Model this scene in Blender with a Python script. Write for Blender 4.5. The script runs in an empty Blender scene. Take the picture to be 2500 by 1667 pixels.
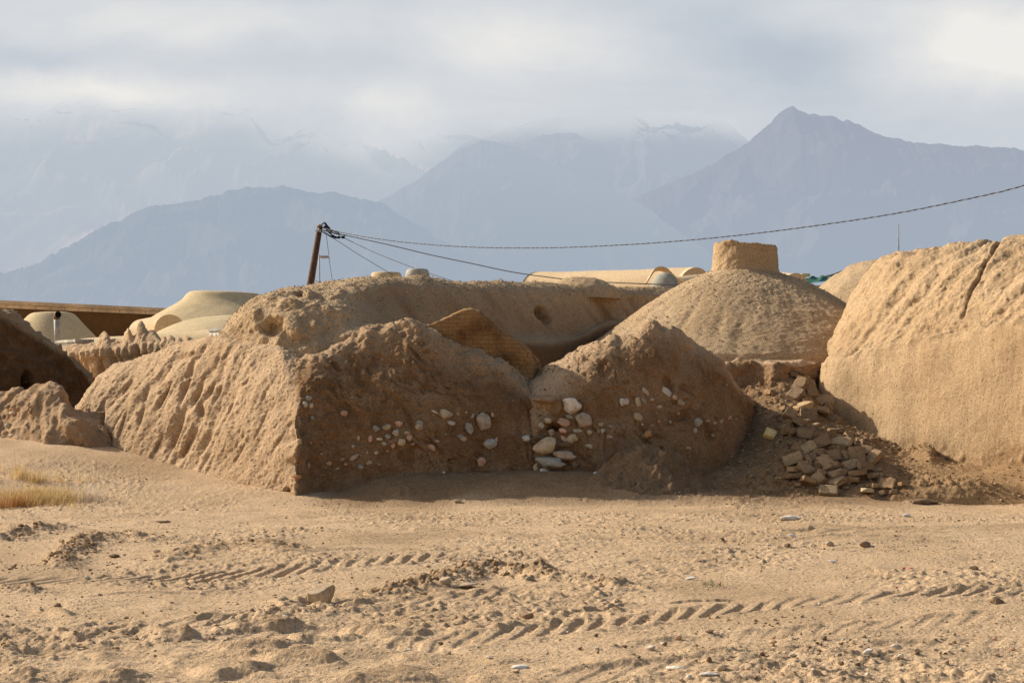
import bpy, bmesh, math, random
import numpy as np
from mathutils import Vector, Matrix, Euler

random.seed(7)
rng = np.random.default_rng(11)
C = bpy.context.scene.collection
F, CX, HY, EYE = 4250.0, 1250.0, 930.0, 1.6      # survey camera: focal length, principal column, horizon row, eye height


def W(px, py, Y):
    """surveyed point: bearing (px, py) at distance Y -> world metres"""
    return np.array([(px - CX) / F * Y, Y, EYE + (HY - py) / F * Y])


def srgb(r, g, b):
    f = lambda c: (c / 255 / 12.92) if c / 255 <= .04045 else ((c / 255 + .055) / 1.055) ** 2.4
    return (f(r), f(g), f(b), 1.0)


# ------------------------------------------------------------------ noise
_perm = np.random.default_rng(3).permutation(256).astype(np.int32)
_perm = np.concatenate([_perm, _perm, _perm])
_g = np.random.default_rng(5).normal(size=(256, 3)).astype(np.float32)
_g /= np.linalg.norm(_g, axis=1)[:, None]


def perlin(x, y, z=None):
    x = np.asarray(x, np.float32); y = np.asarray(y, np.float32)
    z = np.zeros_like(x) + np.float32(0.37) if z is None else np.asarray(z, np.float32)
    xi = np.floor(x); yi = np.floor(y); zi = np.floor(z)
    fx = x - xi; fy = y - yi; fz = z - zi
    X = xi.astype(np.int32) & 255; Yy = yi.astype(np.int32) & 255; Z = zi.astype(np.int32) & 255
    u = fx * fx * fx * (fx * (fx * 6 - 15) + 10); v = fy * fy * fy * (fy * (fy * 6 - 15) + 10); w = fz * fz * fz * (fz * (fz * 6 - 15) + 10)

    def gr(a, b, c):
        h = _perm[_perm[_perm[(X + a) & 255] + ((Yy + b) & 255)] + ((Z + c) & 255)]
        g = _g[h]
        return g[..., 0] * (fx - a) + g[..., 1] * (fy - b) + g[..., 2] * (fz - c)
    def l(a, b, t): return a + t * (b - a)
    return 1.5 * l(l(l(gr(0, 0, 0), gr(1, 0, 0), u), l(gr(0, 1, 0), gr(1, 1, 0), u), v),
                   l(l(gr(0, 0, 1), gr(1, 0, 1), u), l(gr(0, 1, 1), gr(1, 1, 1), u), v), w)


def fbm(x, y, z=None, o=4, gain=.5, lac=2.03):
    s = 0; a = 1.0; f = 1.0
    for i in range(o):
        s = s + a * perlin(x * f + i * 17.3, y * f + i * 9.1, None if z is None else z * f + i * 5.7)
        a *= gain; f *= lac
    return s


def sst(a, b, x):
    t = np.clip((x - a) / (b - a), 0, 1)
    return t * t * (3 - 2 * t)


# ------------------------------------------------------------------ objects
def thing(name, label, cat, loc=(0, 0, 0), group=None):
    o = bpy.data.objects.new(name, None); C.objects.link(o)
    o.empty_display_size = .2
    o.location = loc; o['label'] = label; o['category'] = cat
    if group: o['group'] = group
    return o


def tag(o, label=None, cat=None, group=None, kind=None):
    if label: o['label'] = label
    if cat: o['category'] = cat
    if group: o['group'] = group
    if kind: o['kind'] = kind
    return o


def mk(name, V, Fa, mat=None, parent=None, smooth=True, tone=None, origin=None):
    V = np.asarray(V, np.float64)
    if origin is None:
        if parent is not None:
            org = np.array(parent.matrix_world.translation if parent.parent else parent.location)
            loc = np.zeros(3)
        else:
            org = np.array([V[:, 0].mean(), V[:, 1].mean(), V[:, 2].min()]); loc = org
    else:
        org = np.array(origin); loc = org
    me = bpy.data.meshes.new(name)
    if isinstance(Fa, np.ndarray):
        k = Fa.shape[1]; n = len(Fa)
        me.vertices.add(len(V)); me.vertices.foreach_set('co', (V - org).astype(np.float32).ravel())
        me.loops.add(n * k); me.loops.foreach_set('vertex_index', Fa.astype(np.int32).ravel())
        me.polygons.add(n); me.polygons.foreach_set('loop_start', np.arange(0, n * k, k, dtype=np.int32))
        me.polygons.foreach_set('loop_total', np.full(n, k, np.int32))
        me.update(calc_edges=True)
    else:
        me.from_pydata([tuple(v) for v in (V - org)], [], [tuple(f) for f in Fa])
    me.polygons.foreach_set('use_smooth', np.full(len(me.polygons), smooth))
    if tone is not None:
        a = me.attributes.new('tone', 'FLOAT', 'POINT'); a.data.foreach_set('value', np.asarray(tone, np.float32).ravel())
    if mat: me.materials.append(mat)
    me.validate(); me.update()
    o = bpy.data.objects.new(name, me); C.objects.link(o)
    o.location = loc
    if parent: o.parent = parent
    return o


def gridfaces(nv, nu, close_u=False):
    i = np.arange(nv - 1)[:, None]
    j = np.arange(nu if close_u else nu - 1)[None, :]
    j2 = (j + 1) % nu
    return np.stack([i * nu + j, i * nu + j2, (i + 1) * nu + j2, (i + 1) * nu + j], -1).reshape(-1, 4)


def gnormal(P, flip=False, close_u=False):
    if close_u:
        Q = np.concatenate([P[:, -1:], P, P[:, :1]], 1); du = np.gradient(Q, axis=1)[:, 1:-1]
    else:
        du = np.gradient(P, axis=1)
    dv = np.gradient(P, axis=0)
    n = np.cross(du, dv); l = np.linalg.norm(n, axis=-1, keepdims=True); l[l < 1e-9] = 1
    n = n / l
    return -n if flip else n


def crom(rows, per):
    """Catmull-Rom through rows (k, nu, 3)"""
    R = np.concatenate([rows[:1] * 2 - rows[1:2], rows, rows[-1:] * 2 - rows[-2:-1]], 0)
    out = []; seg = []
    for i in range(len(rows) - 1):
        p0, p1, p2, p3 = R[i], R[i + 1], R[i + 2], R[i + 3]
        n = per[i]
        for t in np.arange(n) / n:
            out.append(.5 * (2 * p1 + (p2 - p0) * t + (2 * p0 - 5 * p1 + 4 * p2 - p3) * t * t + (3 * p1 - p0 - 3 * p2 + p3) * t ** 3))
            seg.append(i + t)
    out.append(rows[-1]); seg.append(len(rows) - 1)
    return np.array(out), np.array(seg)


class Net:
    """surface lofted through surveyed section lines; columns share a bearing, rows run from the foot over the crest to the back"""
    def __init__(s, rows, per, du=2.0, smooth=2.0, px=None):
        lo = max(r[0][0] for r in rows); hi = min(r[-1][0] for r in rows)
        s.px = np.arange(lo, hi + .1, du) if px is None else px
        R = []
        for r in rows:
            r = np.array(r, float)
            py = np.interp(s.px, r[:, 0], r[:, 1]); iy = np.interp(s.px, r[:, 0], 1 / r[:, 2])
            k = np.exp(-.5 * (np.arange(-12, 13) / max(smooth, .01)) ** 2); k /= k.sum()
            pad = lambda a: np.convolve(np.pad(a, 12, mode='reflect', reflect_type='odd'), k, 'valid')
            py = pad(py); iy = pad(iy); Y = 1 / iy
            R.append(np.stack([(s.px - CX) / F * Y, Y, EYE + (HY - py) / F * Y], -1))
        s.P, s.seg = crom(np.array(R), per)
        s.S = np.repeat(s.seg[:, None], s.P.shape[1], 1)
        s.N = gnormal(s.P)
        s.tone = np.zeros(s.P.shape[:2])

    def proj(s):
        P = s.P
        return CX + F * P[..., 0] / P[..., 1], HY - F * (P[..., 2] - EYE) / P[..., 1]

    def push(s, d):
        s.P = s.P + s.N * d[..., None]

    def refresh(s): s.N = gnormal(s.P)

    def at(s, px, py):
        if getattr(s, 'key', None) is not s.P: s.key = s.P; s.ab = s.proj()
        j = int(np.clip(np.searchsorted(s.px, px), 12, len(s.px) - 13)); q = slice(max(j - 40, 0), j + 40)
        a, b = s.ab[0][:, q], s.ab[1][:, q]; d = (a - px) ** 2 + (b - py) ** 2
        m = (d < 36) & (s.N[:, q, 1] < .15)
        if not m.any(): m = d <= d.min() + 1e-6
        Y = np.where(m, s.P[:, q, 1], 1e9); i = np.unravel_index(np.argmin(Y), Y.shape); i = (i[0], i[1] + q.start)
        n = s.N[i]
        return s.P[i].copy(), n.copy()

    def emit(s, name, mat, parent=None, lo=None, hi=None, **kw):
        m = np.ones(len(s.seg), bool)
        if lo is not None: m &= s.seg >= lo
        if hi is not None: m &= s.seg <= hi
        P = s.P[m]; nv, nu = P.shape[:2]
        return mk(name, P.reshape(-1, 3), gridfaces(nv, nu), mat, parent, tone=s.tone[m].ravel(), **kw)


def back(row, dY, dz):
    out = []
    for (px, py, Y) in row:
        z = EYE + (HY - py) / F * Y + dz
        out.append((px, HY - (z - EYE) * F / (Y + dY), Y + dY))
    return out


def rough(P, amps=((.9, .06), (3., .028), (9., .011), (26., .0045)), seed=0):
    d = 0
    for k, (f, a) in enumerate(amps):
        d = d + a * perlin(P[..., 0] * f + seed + k * 3.1, P[..., 1] * f + seed * 2.7, P[..., 2] * f + k * 7.7)
    return d


def lumps(P, f, a, seed=0):
    """crumbly positive lumps"""
    n = perlin(P[..., 0] * f + seed, P[..., 1] * f, P[..., 2] * f)
    return a * np.maximum(n, 0) ** 1.2


def runnels(s, P, freq, amp, zf=.55, slant=.25, seed=0):
    """grooves washed down a face"""
    along = P[..., 0] * .75 - P[..., 1] * .66 + slant * P[..., 2] + .22 * perlin(P[..., 0] * 1.3 + seed, P[..., 1] * 1.3, P[..., 2] * 1.8) + .06 * perlin(P[..., 0] * 5 + seed, P[..., 1] * 5, P[..., 2] * 5)
    n = perlin(along * freq + seed, P[..., 2] * zf * freq * .32 + seed, seed + along * .2)
    n2 = perlin(along * freq * 2.3 + seed, P[..., 2] * zf * freq * .6 + seed * 2, seed + along * .2)
    return -amp * (np.maximum(n - .05, 0) ** .8 + .4 * np.maximum(n2, 0))


def hollow(net, px, py, w, h, ang, depth, tone=None, sharp=2.0):
    a, b = net.proj(); t = math.radians(ang)
    dx = a - px; dy = -(b - py)
    u = (dx * math.cos(t) + dy * math.sin(t)) / (w / 2); v = (-dx * math.sin(t) + dy * math.cos(t)) / (h / 2)
    m = np.exp(-(u * u + v * v) ** sharp) * (net.N[..., 1] < .3)
    net.push(-depth * m)
    if tone is not None: net.tone = net.tone + tone * m


# ------------------------------------------------------------------ materials
class NT:
    def __init__(s, name):
        s.m = bpy.data.materials.new(name); s.m.use_nodes = True
        s.t = s.m.node_tree; s.t.nodes.clear()
    def n(s, typ, **kw):
        x = s.t.nodes.new(typ)
        for k, v in kw.items():
            if k.startswith('i_'):
                x.inputs[k[2:].replace('_', ' ')].default_value = v
            else: setattr(x, k, v)
        return x
    def l(s, a, b): s.t.links.new(a, b)
    def noise(s, vec, scale, detail=3, rough=.55, stretch=None, rot=0):
        if stretch is not None:
            if rot:
                m0 = s.n('ShaderNodeMapping'); m0.inputs['Rotation'].default_value = (0, rot, 0); s.l(vec, m0.inputs['Vector']); vec = m0.outputs[0]
            mp = s.n('ShaderNodeMapping'); mp.inputs['Scale'].default_value = stretch
            s.l(vec, mp.inputs['Vector']); vec = mp.outputs[0]
        x = s.n('ShaderNodeTexNoise'); x.inputs['Scale'].default_value = scale
        x.inputs['Detail'].default_value = detail; x.inputs['Roughness'].default_value = rough
        s.l(vec, x.inputs['Vector']); return x.outputs['Fac']
    def ramp(s, fac, stops, interp='LINEAR'):
        x = s.n('ShaderNodeValToRGB'); x.color_ramp.interpolation = interp
        e = x.color_ramp.elements
        while len(e) < len(stops): e.new(.5)
        for k, (p, c) in enumerate(stops):
            e[k].position = p; e[k].color = c if len(c) == 4 else (*c, 1)
        s.l(fac, x.inputs[0]); return x.outputs[0]
    def mix(s, fac, a, b, blend='MIX'):
        x = s.n('ShaderNodeMix', data_type='RGBA', blend_type=blend)
        for k, v in ((0, fac), (6, a), (7, b)):
            if isinstance(v, (int, float)): x.inputs[k].default_value = v
            elif isinstance(v, tuple): x.inputs[k].default_value = v if len(v) == 4 else (*v, 1)
            else: s.l(v, x.inputs[k])
        return x.outputs[2]
    def math(s, op, a, b=None, c=None, clamp=False):
        x = s.n('ShaderNodeMath', operation=op, use_clamp=clamp)
        for k, v in enumerate((a, b, c)):
            if v is None: continue
            if isinstance(v, (int, float)): x.inputs[k].default_value = v
            else: s.l(v, x.inputs[k])
        return x.outputs[0]
    def bump(s, h, strength, dist, normal=None):
        x = s.n('ShaderNodeBump'); x.inputs['Strength'].default_value = strength; x.inputs['Distance'].default_value = dist
        s.l(h, x.inputs['Height'])
        if normal is not None: s.l(normal, x.inputs['Normal'])
        return x.outputs[0]
    def finish(s, col, normal=None, rough=.95, spec=.1):
        p = s.n('ShaderNodeBsdfPrincipled')
        p.inputs['Roughness'].default_value = rough; p.inputs['Specular IOR Level'].default_value = spec
        if isinstance(col, tuple): p.inputs['Base Color'].default_value = col if len(col) == 4 else (*col, 1)
        else: s.l(col, p.inputs['Base Color'])
        if normal is not None: s.l(normal, p.inputs['Normal'])
        o = s.n('ShaderNodeOutputMaterial'); s.l(p.outputs[0], o.inputs[0])
        return s.m


def earth(name, light, mid, dark, toned=None, pebble=.5, peb_scale=38., streak=0., bump=1.0, streak_dir=(6, 6, .5)):
    """mud plaster: blotches, straw streaks, pale grit, fine crumb relief; 'toned' is the raw earth shown where the plaster is gone"""
    t = NT(name); g = t.n('ShaderNodeNewGeometry'); pos = g.outputs['Position']
    big = t.noise(pos, .9, 4, .6); med = t.noise(pos, 5, 4, .65); fine = t.noise(pos, 34, 4, .7)
    c = t.ramp(big, [(.3, dark), (.5, mid), (.7, light)])
    c2 = t.ramp(med, [(.3, dark), (.52, mid), (.72, light)])
    c = t.mix(.5, c, c2)
    if toned is not None:
        at = t.n('ShaderNodeAttribute', attribute_name='tone').outputs['Fac']
        tf = t.math('ADD', at, t.math('MULTIPLY', t.math('SUBTRACT', med, .5), .9), clamp=True)
        c = t.mix(tf, c, t.mix(t.math('MULTIPLY', big, 1.0), toned, tuple(x * .72 for x in toned[:3])))
    c = t.mix(1.0, c, t.ramp(fine, [(.28, (.55, .53, .51)), (.5, (1, 1, 1)), (.75, (1.25, 1.24, 1.22))]), 'MULTIPLY')
    h = t.math('ADD', t.math('MULTIPLY', fine, .5), t.math('MULTIPLY', t.noise(pos, 110, 3, .7), .22))
    if bump > .6:
        vp = t.n('ShaderNodeTexVoronoi', feature='F1'); vp.inputs['Scale'].default_value = 21; t.l(pos, vp.inputs['Vector'])
        sv = t.n('ShaderNodeSeparateColor'); t.l(vp.outputs['Color'], sv.inputs[0])
        pit = t.math('MULTIPLY', t.math('SUBTRACT', t.math('MULTIPLY', t.math('SUBTRACT', sv.outputs[0], .55, clamp=True), .8), vp.outputs['Distance']), 6.0, clamp=True)
        c = t.mix(t.math('MULTIPLY', pit, .55), c, tuple(x * .45 for x in dark[:3]))
        h = t.math('SUBTRACT', h, t.math('MULTIPLY', pit, .6))
    if streak:
        st = t.noise(pos, 3.2, 5, .65, streak_dir)
        c = t.mix(streak, c, t.ramp(st, [(.33, (.6, .57, .54)), (.5, (1, 1, 1)), (.68, (1.12, 1.11, 1.1))]), 'MULTIPLY')
        h = t.math('ADD', h, t.math('MULTIPLY', st, .8 * streak))
    if pebble:
        if toned is not None: pk = t.math('MULTIPLY', t.math('SUBTRACT', 1.0, t.math('MULTIPLY', tf, .65)), pebble)
        else: pk = pebble
        v = t.n('ShaderNodeTexVoronoi', feature='F1'); v.inputs['Scale'].default_value = peb_scale; v.inputs['Randomness'].default_value = 1
        t.l(pos, v.inputs['Vector'])
        sep = t.n('ShaderNodeSeparateColor'); t.l(v.outputs['Color'], sep.inputs[0])
        size = t.math('MULTIPLY', t.math('SUBTRACT', sep.outputs[0], .62, clamp=True), 1.1)
        msk = t.math('MULTIPLY', t.math('SUBTRACT', size, v.outputs['Distance']), 9.0, clamp=True)
        pc = t.ramp(sep.outputs[1], [(0, tuple(x * .55 for x in mid[:3])), (.4, light), (.75, tuple(min(1, x * 1.45 + .03) for x in light[:3])), (1, (.62, .58, .52))])
        c = t.mix(t.math('MULTIPLY', msk, pk), c, pc)
        h = t.math('ADD', h, t.math('MULTIPLY', msk, .45 * pebble))
    nrm = t.bump(h, min(1.0, .95 * bump), .034)
    return t.finish(c, nrm)


TAN_L, TAN_M, TAN_D = (.65, .46, .285), (.54, .373, .222), (.415, .275, .152)
M = {}
M['wall_mud'] = earth('weathered_mud_plaster', TAN_L, TAN_M, TAN_D, (.275, .152, .07), pebble=.45)
M['roof_mud'] = earth('gritty_mud_roof', (.60, .435, .262), (.49, .342, .196), (.38, .255, .14), (.26, .155, .078), pebble=.75, peb_scale=30)
M['plaster'] = earth('brushed_mud_plaster', (.61, .432, .256), (.515, .355, .20), (.40, .266, .142), (.34, .2, .095), pebble=.15, streak=.36, bump=.75)
M['raw'] = earth('raw_earth_wall', (.27, .155, .075), (.205, .112, .05), (.145, .076, .033), (.33, .19, .09), pebble=.3, peb_scale=26)
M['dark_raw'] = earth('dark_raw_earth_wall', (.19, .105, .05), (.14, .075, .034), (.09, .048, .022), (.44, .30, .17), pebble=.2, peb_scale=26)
M['debris'] = earth('crumbled_earth', (.34, .215, .115), (.27, .165, .082), (.19, .11, .052), (.50, .315, .155), pebble=.45, peb_scale=26, bump=1.3)
M['smooth'] = earth('smooth_pale_mud_plaster', (.66, .52, .315), (.60, .465, .272), (.51, .385, .215), None, pebble=0, bump=.35)
M['far'] = earth('far_pale_mud_plaster', (.70, .525, .325), (.65, .475, .285), (.57, .41, .24), None, pebble=0, bump=.35)
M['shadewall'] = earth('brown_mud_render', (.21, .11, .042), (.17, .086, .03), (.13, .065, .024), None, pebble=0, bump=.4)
M['ground'] = earth('dry_sandy_dirt', (.70, .495, .300), (.61, .422, .248), (.49, .328, .184), (.32, .198, .102), pebble=.55, peb_scale=34, bump=1.2)
M['clod'] = earth('dirt_clods', (.36, .24, .14), (.29, .185, .10), (.22, .135, .07), None, pebble=.2)


def objcol(name, bump=.6, scale=30, speck=.5):
    t = NT(name); oi = t.n('ShaderNodeObjectInfo'); tc = t.n('ShaderNodeNewGeometry'); pos = tc.outputs['Position']
    n1 = t.noise(pos, scale * .4, 4, .6); n2 = t.noise(pos, scale * 2, 4, .7)
    c = t.mix(1, oi.outputs['Color'], t.ramp(n1, [(.3, (.62, .58, .53)), (.5, (1, 1, 1)), (.75, (1.18, 1.16, 1.12))]), 'MULTIPLY')
    c = t.mix(speck, c, t.ramp(n2, [(.3, (.45, .42, .38)), (.5, (1, 1, 1)), (.75, (1.2, 1.2, 1.2))]), 'MULTIPLY')
    nrm = t.bump(t.math('ADD', n1, t.math('MULTIPLY', n2, .5)), bump, .012)
    return t.finish(c, nrm, .85, .2)


M['stone'] = objcol('river_stone')
M['brick'] = objcol('mud_brick', bump=.9, scale=40, speck=.6)


def plain(name, col, rough=.7, scale=40, var=.25, metal=0):
    t = NT(name); g = t.n('ShaderNodeNewGeometry')
    n = t.noise(g.outputs['Position'], scale, 4, .6)
    lo = tuple(c * (1 - var) for c in col); hi = tuple(min(1, c * (1 + var)) for c in col)
    return t.finish(t.ramp(n, [(.3, lo), (.7, hi)]), t.bump(n, .3, .004), rough, .3)


M['wood'] = plain('weathered_pole_wood', (.115, .058, .032), .85, 14, .4)
M['wood_end'] = plain('pale_pole_end', (.36, .25, .16), .8, 20)
M['cable_dark'] = plain('black_cable', (.012, .013, .016), .6)
M['cable_grey'] = plain('grey_cable', (.16, .165, .17), .6)
M['metal'] = plain('galvanised_metal', (.32, .32, .32), .45, 20)
M['zinc'] = plain('rusty_stove_pipe', (.40, .36, .31), .6, 12, .3)
M['dark'] = plain('black_opening', (.012, .009, .007), .95)
M['rust'] = plain('brown_cowl', (.16, .085, .045), .75)
M['concrete'] = plain('stained_concrete', (.42, .385, .32), .9, 3.2, .4)
M['greydome'] = plain('grey_cement', (.33, .31, .25), .9, 6, .25)
M['tarp'] = plain('green_tarpaulin', (.025, .115, .085), .6, 8, .3)
M['yellow'] = plain('yellow_foam', (.70, .60, .24), .8, 8, .15)
M['tile'] = plain('white_tile', (.66, .62, .52), .5, 6, .12)
M['joint'] = plain('tile_joint', (.16, .14, .11), .9)
M['paper'] = plain('white_litter', (.74, .72, .68), .7, 20, .1)
M['redlitter'] = plain('red_litter', (.6, .03, .03), .6, 20, .1)
M['weed'] = plain('green_weed', (.10, .16, .04), .8, 20, .3)


def mudbrick_mat():
    t = NT('mud_brick_courses'); g = t.n('ShaderNodeNewGeometry'); pos = g.outputs['Position']
    sep = t.n('ShaderNodeSeparateXYZ'); t.l(pos, sep.inputs[0])
    wob = t.noise(pos, 2.2, 3, .6)
    z = t.math('ADD', t.math('MULTIPLY', sep.outputs[2], 1.0), t.math('MULTIPLY', wob, .09))
    cmb = t.n('ShaderNodeCombineXYZ'); t.l(sep.outputs[0], cmb.inputs[0]); t.l(z, cmb.inputs[1])
    b = t.n('ShaderNodeTexBrick'); t.l(cmb.outputs[0], b.inputs['Vector'])
    b.inputs['Scale'].default_value = 1; b.inputs['Brick Width'].default_value = .24; b.inputs['Row Height'].default_value = .065
    b.inputs['Mortar Size'].default_value = .007; b.inputs['Mortar Smooth'].default_value = .5
    n = t.noise(pos, 2.2, 4, .65); n2 = t.noise(pos, 26, 4, .7)
    c = t.ramp(n, [(.30, (.15, .078, .034)), (.5, (.33, .185, .075)), (.68, (.42, .25, .11))])
    c = t.mix(1, c, t.ramp(n2, [(.25, (.65, .62, .6)), (.55, (1, 1, 1)), (.8, (1.2, 1.2, 1.2))]), 'MULTIPLY')
    c = t.mix(t.math('MULTIPLY', b.outputs['Fac'], .45), c, (.12, .06, .026))
    h = t.math('ADD', t.math('MULTIPLY', n2, .6), t.math('MULTIPLY', t.math('SUBTRACT', 1, b.outputs['Fac']), .15))
    return t.finish(c, t.bump(h, .8, .018))


M['mudbrick'] = mudbrick_mat()


# ------------------------------------------------------------------ ground
def macro(x, y):
    h = -.13 * sst(18.5, 22.2, y) * (1 - sst(23.9, 25.3, y))
    h = h + .12 * sst(24.5, 27, y)
    h = h + .22 * sst(23.9, 25.5, y) * sst(-2.6, -1.6, x) * sst(3.3, 2.3, x)
    h = h + .60 * sst(23, 30.5, y) * sst(-3, -7.5, x) * (1 - sst(60, 90, y))
    return h


def g0(px, py):
    Y = 15.0
    for _ in range(30):
        x = (px - CX) / F * Y
        Y = (EYE - float(macro(np.array(x), np.array(Y)))) * F / (py - HY)
    return ((px - CX) / F * Y, Y)


def trace(pts): return np.array([g0(*p) for p in pts])


def polydist(x, y, pts):
    best = np.full(x.shape, 1e9, np.float32); S = np.zeros(x.shape, np.float32); D = np.zeros(x.shape, np.float32); s0 = 0
    for a, b in zip(pts[:-1], pts[1:]):
        d = b - a; L = np.hypot(*d); d = d / L
        t = (x - a[0]) * d[0] + (y - a[1]) * d[1]; tc = np.clip(t, 0, L)
        qx = x - a[0] - d[0] * tc; qy = y - a[1] - d[1] * tc
        dd = np.hypot(qx, qy); sd = d[0] * (y - a[1]) - d[1] * (x - a[0])
        m = dd < best
        best = np.where(m, dd, best); S = np.where(m, s0 + tc, S); D = np.where(m, np.where(sd >= 0, dd, -dd), D); s0 += L
    return best, S, D, s0


TRACKS = [  # polyline, width, lug spacing, slant, depth
    (trace([(900, 1600), (1050, 1575), (1180, 1558), (1350, 1538), (1550, 1512), (1750, 1490), (2000, 1468), (2200, 1455), (2550, 1440)]), .40, .215, -1.25, .026),
    (trace([(-150, 1432), (150, 1422), (350, 1414), (600, 1400), (800, 1384), (1000, 1364), (1150, 1350)]), .55, .21, -1.1, .036),
    (trace([(1850, 1306), (2000, 1300), (2200, 1292), (2400, 1286)]), .5, .5, -1.2, .02),
    (trace([(60, 1640), (300, 1600), (600, 1560), (900, 1545)]), .40, .22, -1.1, .008),
    (trace([(-100, 1268), (500, 1282), (1000, 1296), (1600, 1304), (2600, 1322)]), .36, .24, -1.2, .007),
    (trace([(700, 1352), (1200, 1342), (1700, 1334), (2600, 1350)]), .40, .24, -1.2, .008),
    (trace([(200, 1550), (600, 1510), (900, 1478), (1300, 1446)]), .36, .21, -1.1, .018),
    (trace([(1300, 1660), (1700, 1628), (2100, 1590), (2550, 1560)]), .36, .21, -1.1, .010),
    (trace([(1500, 1600), (1800, 1560), (2100, 1530), (2500, 1500)]), .40, .215, -1.2, .009),
]
RIDGES = [  # polyline, height, width
    (trace([(-30, 1320), (30, 1312), (90, 1295), (135, 1292)]), .085, .26),
    (trace([(145, 1385), (170, 1358), (205, 1325), (222, 1318)]), .08, .17),
    (trace([(250, 1330), (290, 1308), (345, 1312), (365, 1320)]), .05, .22),
    (trace([(400, 1372), (480, 1350), (530, 1335), (600, 1330), (700, 1345)]), .055, .28),
    (trace([(640, 1350), (760, 1370), (860, 1385)]), .03, .35),
    (trace([(930, 1450), (1000, 1440), (1080, 1418), (1160, 1394), (1260, 1398), (1330, 1410)]), .085, .22),
    (trace([(1330, 1410), (1430, 1418), (1520, 1436)]), .05, .2),
    (trace([(640, 1500), (760, 1492), (860, 1480)]), .05, .2),
    (trace([(30, 1445), (80, 1450)]), .06, .14),
    (trace([(-20, 1578), (30, 1582)]), .05, .12),
    (trace([(1800, 1195), (1840, 1212), (1930, 1222)]), .05, .22),
    (trace([(2230, 1232), (2290, 1226)]), .06, .16),
    (trace([(1900, 1335), (1960, 1335), (2130, 1336)]), .02, .2),
    (trace([(840, 1215), (900, 1222), (990, 1228)]), .045, .25),
    (trace([(1750, 1610), (1900, 1590), (2050, 1600)]), .03, .3),
]
SCARPS = [  # little steps that face the viewer
    (trace([(1600, 1471), (1700, 1466), (1830, 1460)]), .030, .05),
    (trace([(1340, 1496), (1430, 1486), (1480, 1482), (1560, 1474)]), .026, .05),
    (trace([(1040, 1540), (1160, 1520), (1230, 1500)]), .016, .06),
    (trace([(880, 1545), (960, 1540), (1010, 1530)]), .02, .06),
    (trace([(160, 1460), (300, 1450), (520, 1446)]), .014, .09),
    (trace([(130, 1262), (350, 1256), (500, 1258)]), .014, .14),
    (trace([(1100, 1310), (1300, 1306), (1500, 1312)]), .014, .15),
    (trace([(300, 1250), (700, 1262), (1300, 1268), (1900, 1262)]), .014, .18),
]


def ground_h(x, y):
    x = np.asarray(x, np.float32); y = np.asarray(y, np.float32)
    h = macro(x, y)
    near = sst(30, 26, y) * sst(3, 6, y) * sst(14, 9, np.abs(x))
    fore = sst(17, 13.5, y)                       # churned foreground
    mid = sst(15, 17.5, y) * sst(25, 22.5, y)     # packed lane
    d = .030 * perlin(x * .8, y * .9) + .02 * perlin(x * 2.1 + 5, y * 2.4)
    d = d + mid * (.020 * perlin(x * .5 + 3, y * 2.6) + .016 * perlin(x * 1.3, y * 6.5 + 8) + .009 * perlin(x * 4, y * 13))
    rgn = sst(-.25, .35, perlin(x * .55 + 20, y * .5 + 7))
    d = d + (.35 + .65 * fore) * (.15 + .85 * rgn) * (.020 * perlin(x * 5, y * 5.5) + .013 * perlin(x * 11 + 4, y * 12))
    d = d + (.2 + .8 * rgn) * .010 * perlin(x * 24, y * 26) + .0045 * perlin(x * 52, y * 55)
    cl = np.maximum(perlin(x * 14 + 50, y * 15) - .18, 0); d = d + (.08 + .92 * rgn) * .05 * cl
    # trampled hummocks
    bl = sst(12.2, 10.6, y) * sst(.4, -1.2, x) + .75 * sst(13.2, 11.6, y) * sst(-1.2, -2.2, x) + .4 * sst(11.2, 9.8, y)
    bl = np.clip(bl, 0, 1)
    hm = perlin(x * 2.6 + 31 + .5 * perlin(x * 4, y * 4), y * 3.6 + 11)
    d = d + bl * (.11 * np.maximum(hm - .08, 0) ** 1.0 - .03 * np.maximum(-hm - .1, 0)) + bl * .03 * np.maximum(perlin(x * 6 + 9, y * 8), 0)
    for pts, w, sp, sl, dep in TRACKS:
        b, S, D, L = polydist(x, y, pts)
        m = sst(w * .62, w * .42, b) * sst(0, .3, S) * sst(L, L - .3, S)
        wob = .05 * perlin(x * 1.7, y * 1.7 + 40)
        fade = .45 + .55 * sst(-.35, .3, perlin(S * .8 + w * 31, S * 0 + 3.3))
        ph = ((S + sl * D + wob) / sp) % 1
        lug = sst(.0, .22, ph) * (1 - sst(.55, .78, ph))
        d = d * (1 - .5 * m) + m * (-.010 + dep * (lug - .6)) * fade
        d = d + .018 * np.exp(-((b - w * .62) / .07) ** 2) * (.5 + perlin(x * 7, y * 7)) * sst(0, .3, S) * sst(L, L - .3, S)
    for pts, hh, w in RIDGES:
        b, S, D, L = polydist(x, y, pts)
        n = .55 + .8 * perlin(x * 8 + hh * 99, y * 9) + .5 * np.abs(perlin(x * 19, y * 20 + hh * 50))
        d = d + hh * np.exp(-(b / w) ** 2) * np.clip(n, 0, 2)
    for pts, hh, w in SCARPS:
        b, S, D, L = polydist(x, y, pts)
        jj = .05 * perlin(x * 7, y * 7 + 3) + .02 * perlin(x * 19, y * 19)
        end = sst(0, .25, S) * sst(L, L - .25, S) * (b < 3 * w)
        d = d + end * .36 * hh * (sst(-.012, .012, D + jj) - .5) * np.exp(-(b / w) ** 2) * 2
    # dug earth beside the buried stone
    sx, sy = g0(790, 1478)
    q = np.hypot(x - sx, (y - sy)); d = d + .045 * np.exp(-((q - .30) / .10) ** 2) * np.clip(.5 + perlin(x * 13, y * 13), 0, 2) - .05 * np.exp(-(q / .2) ** 2)
    return h + d * near


GRID = {}


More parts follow.
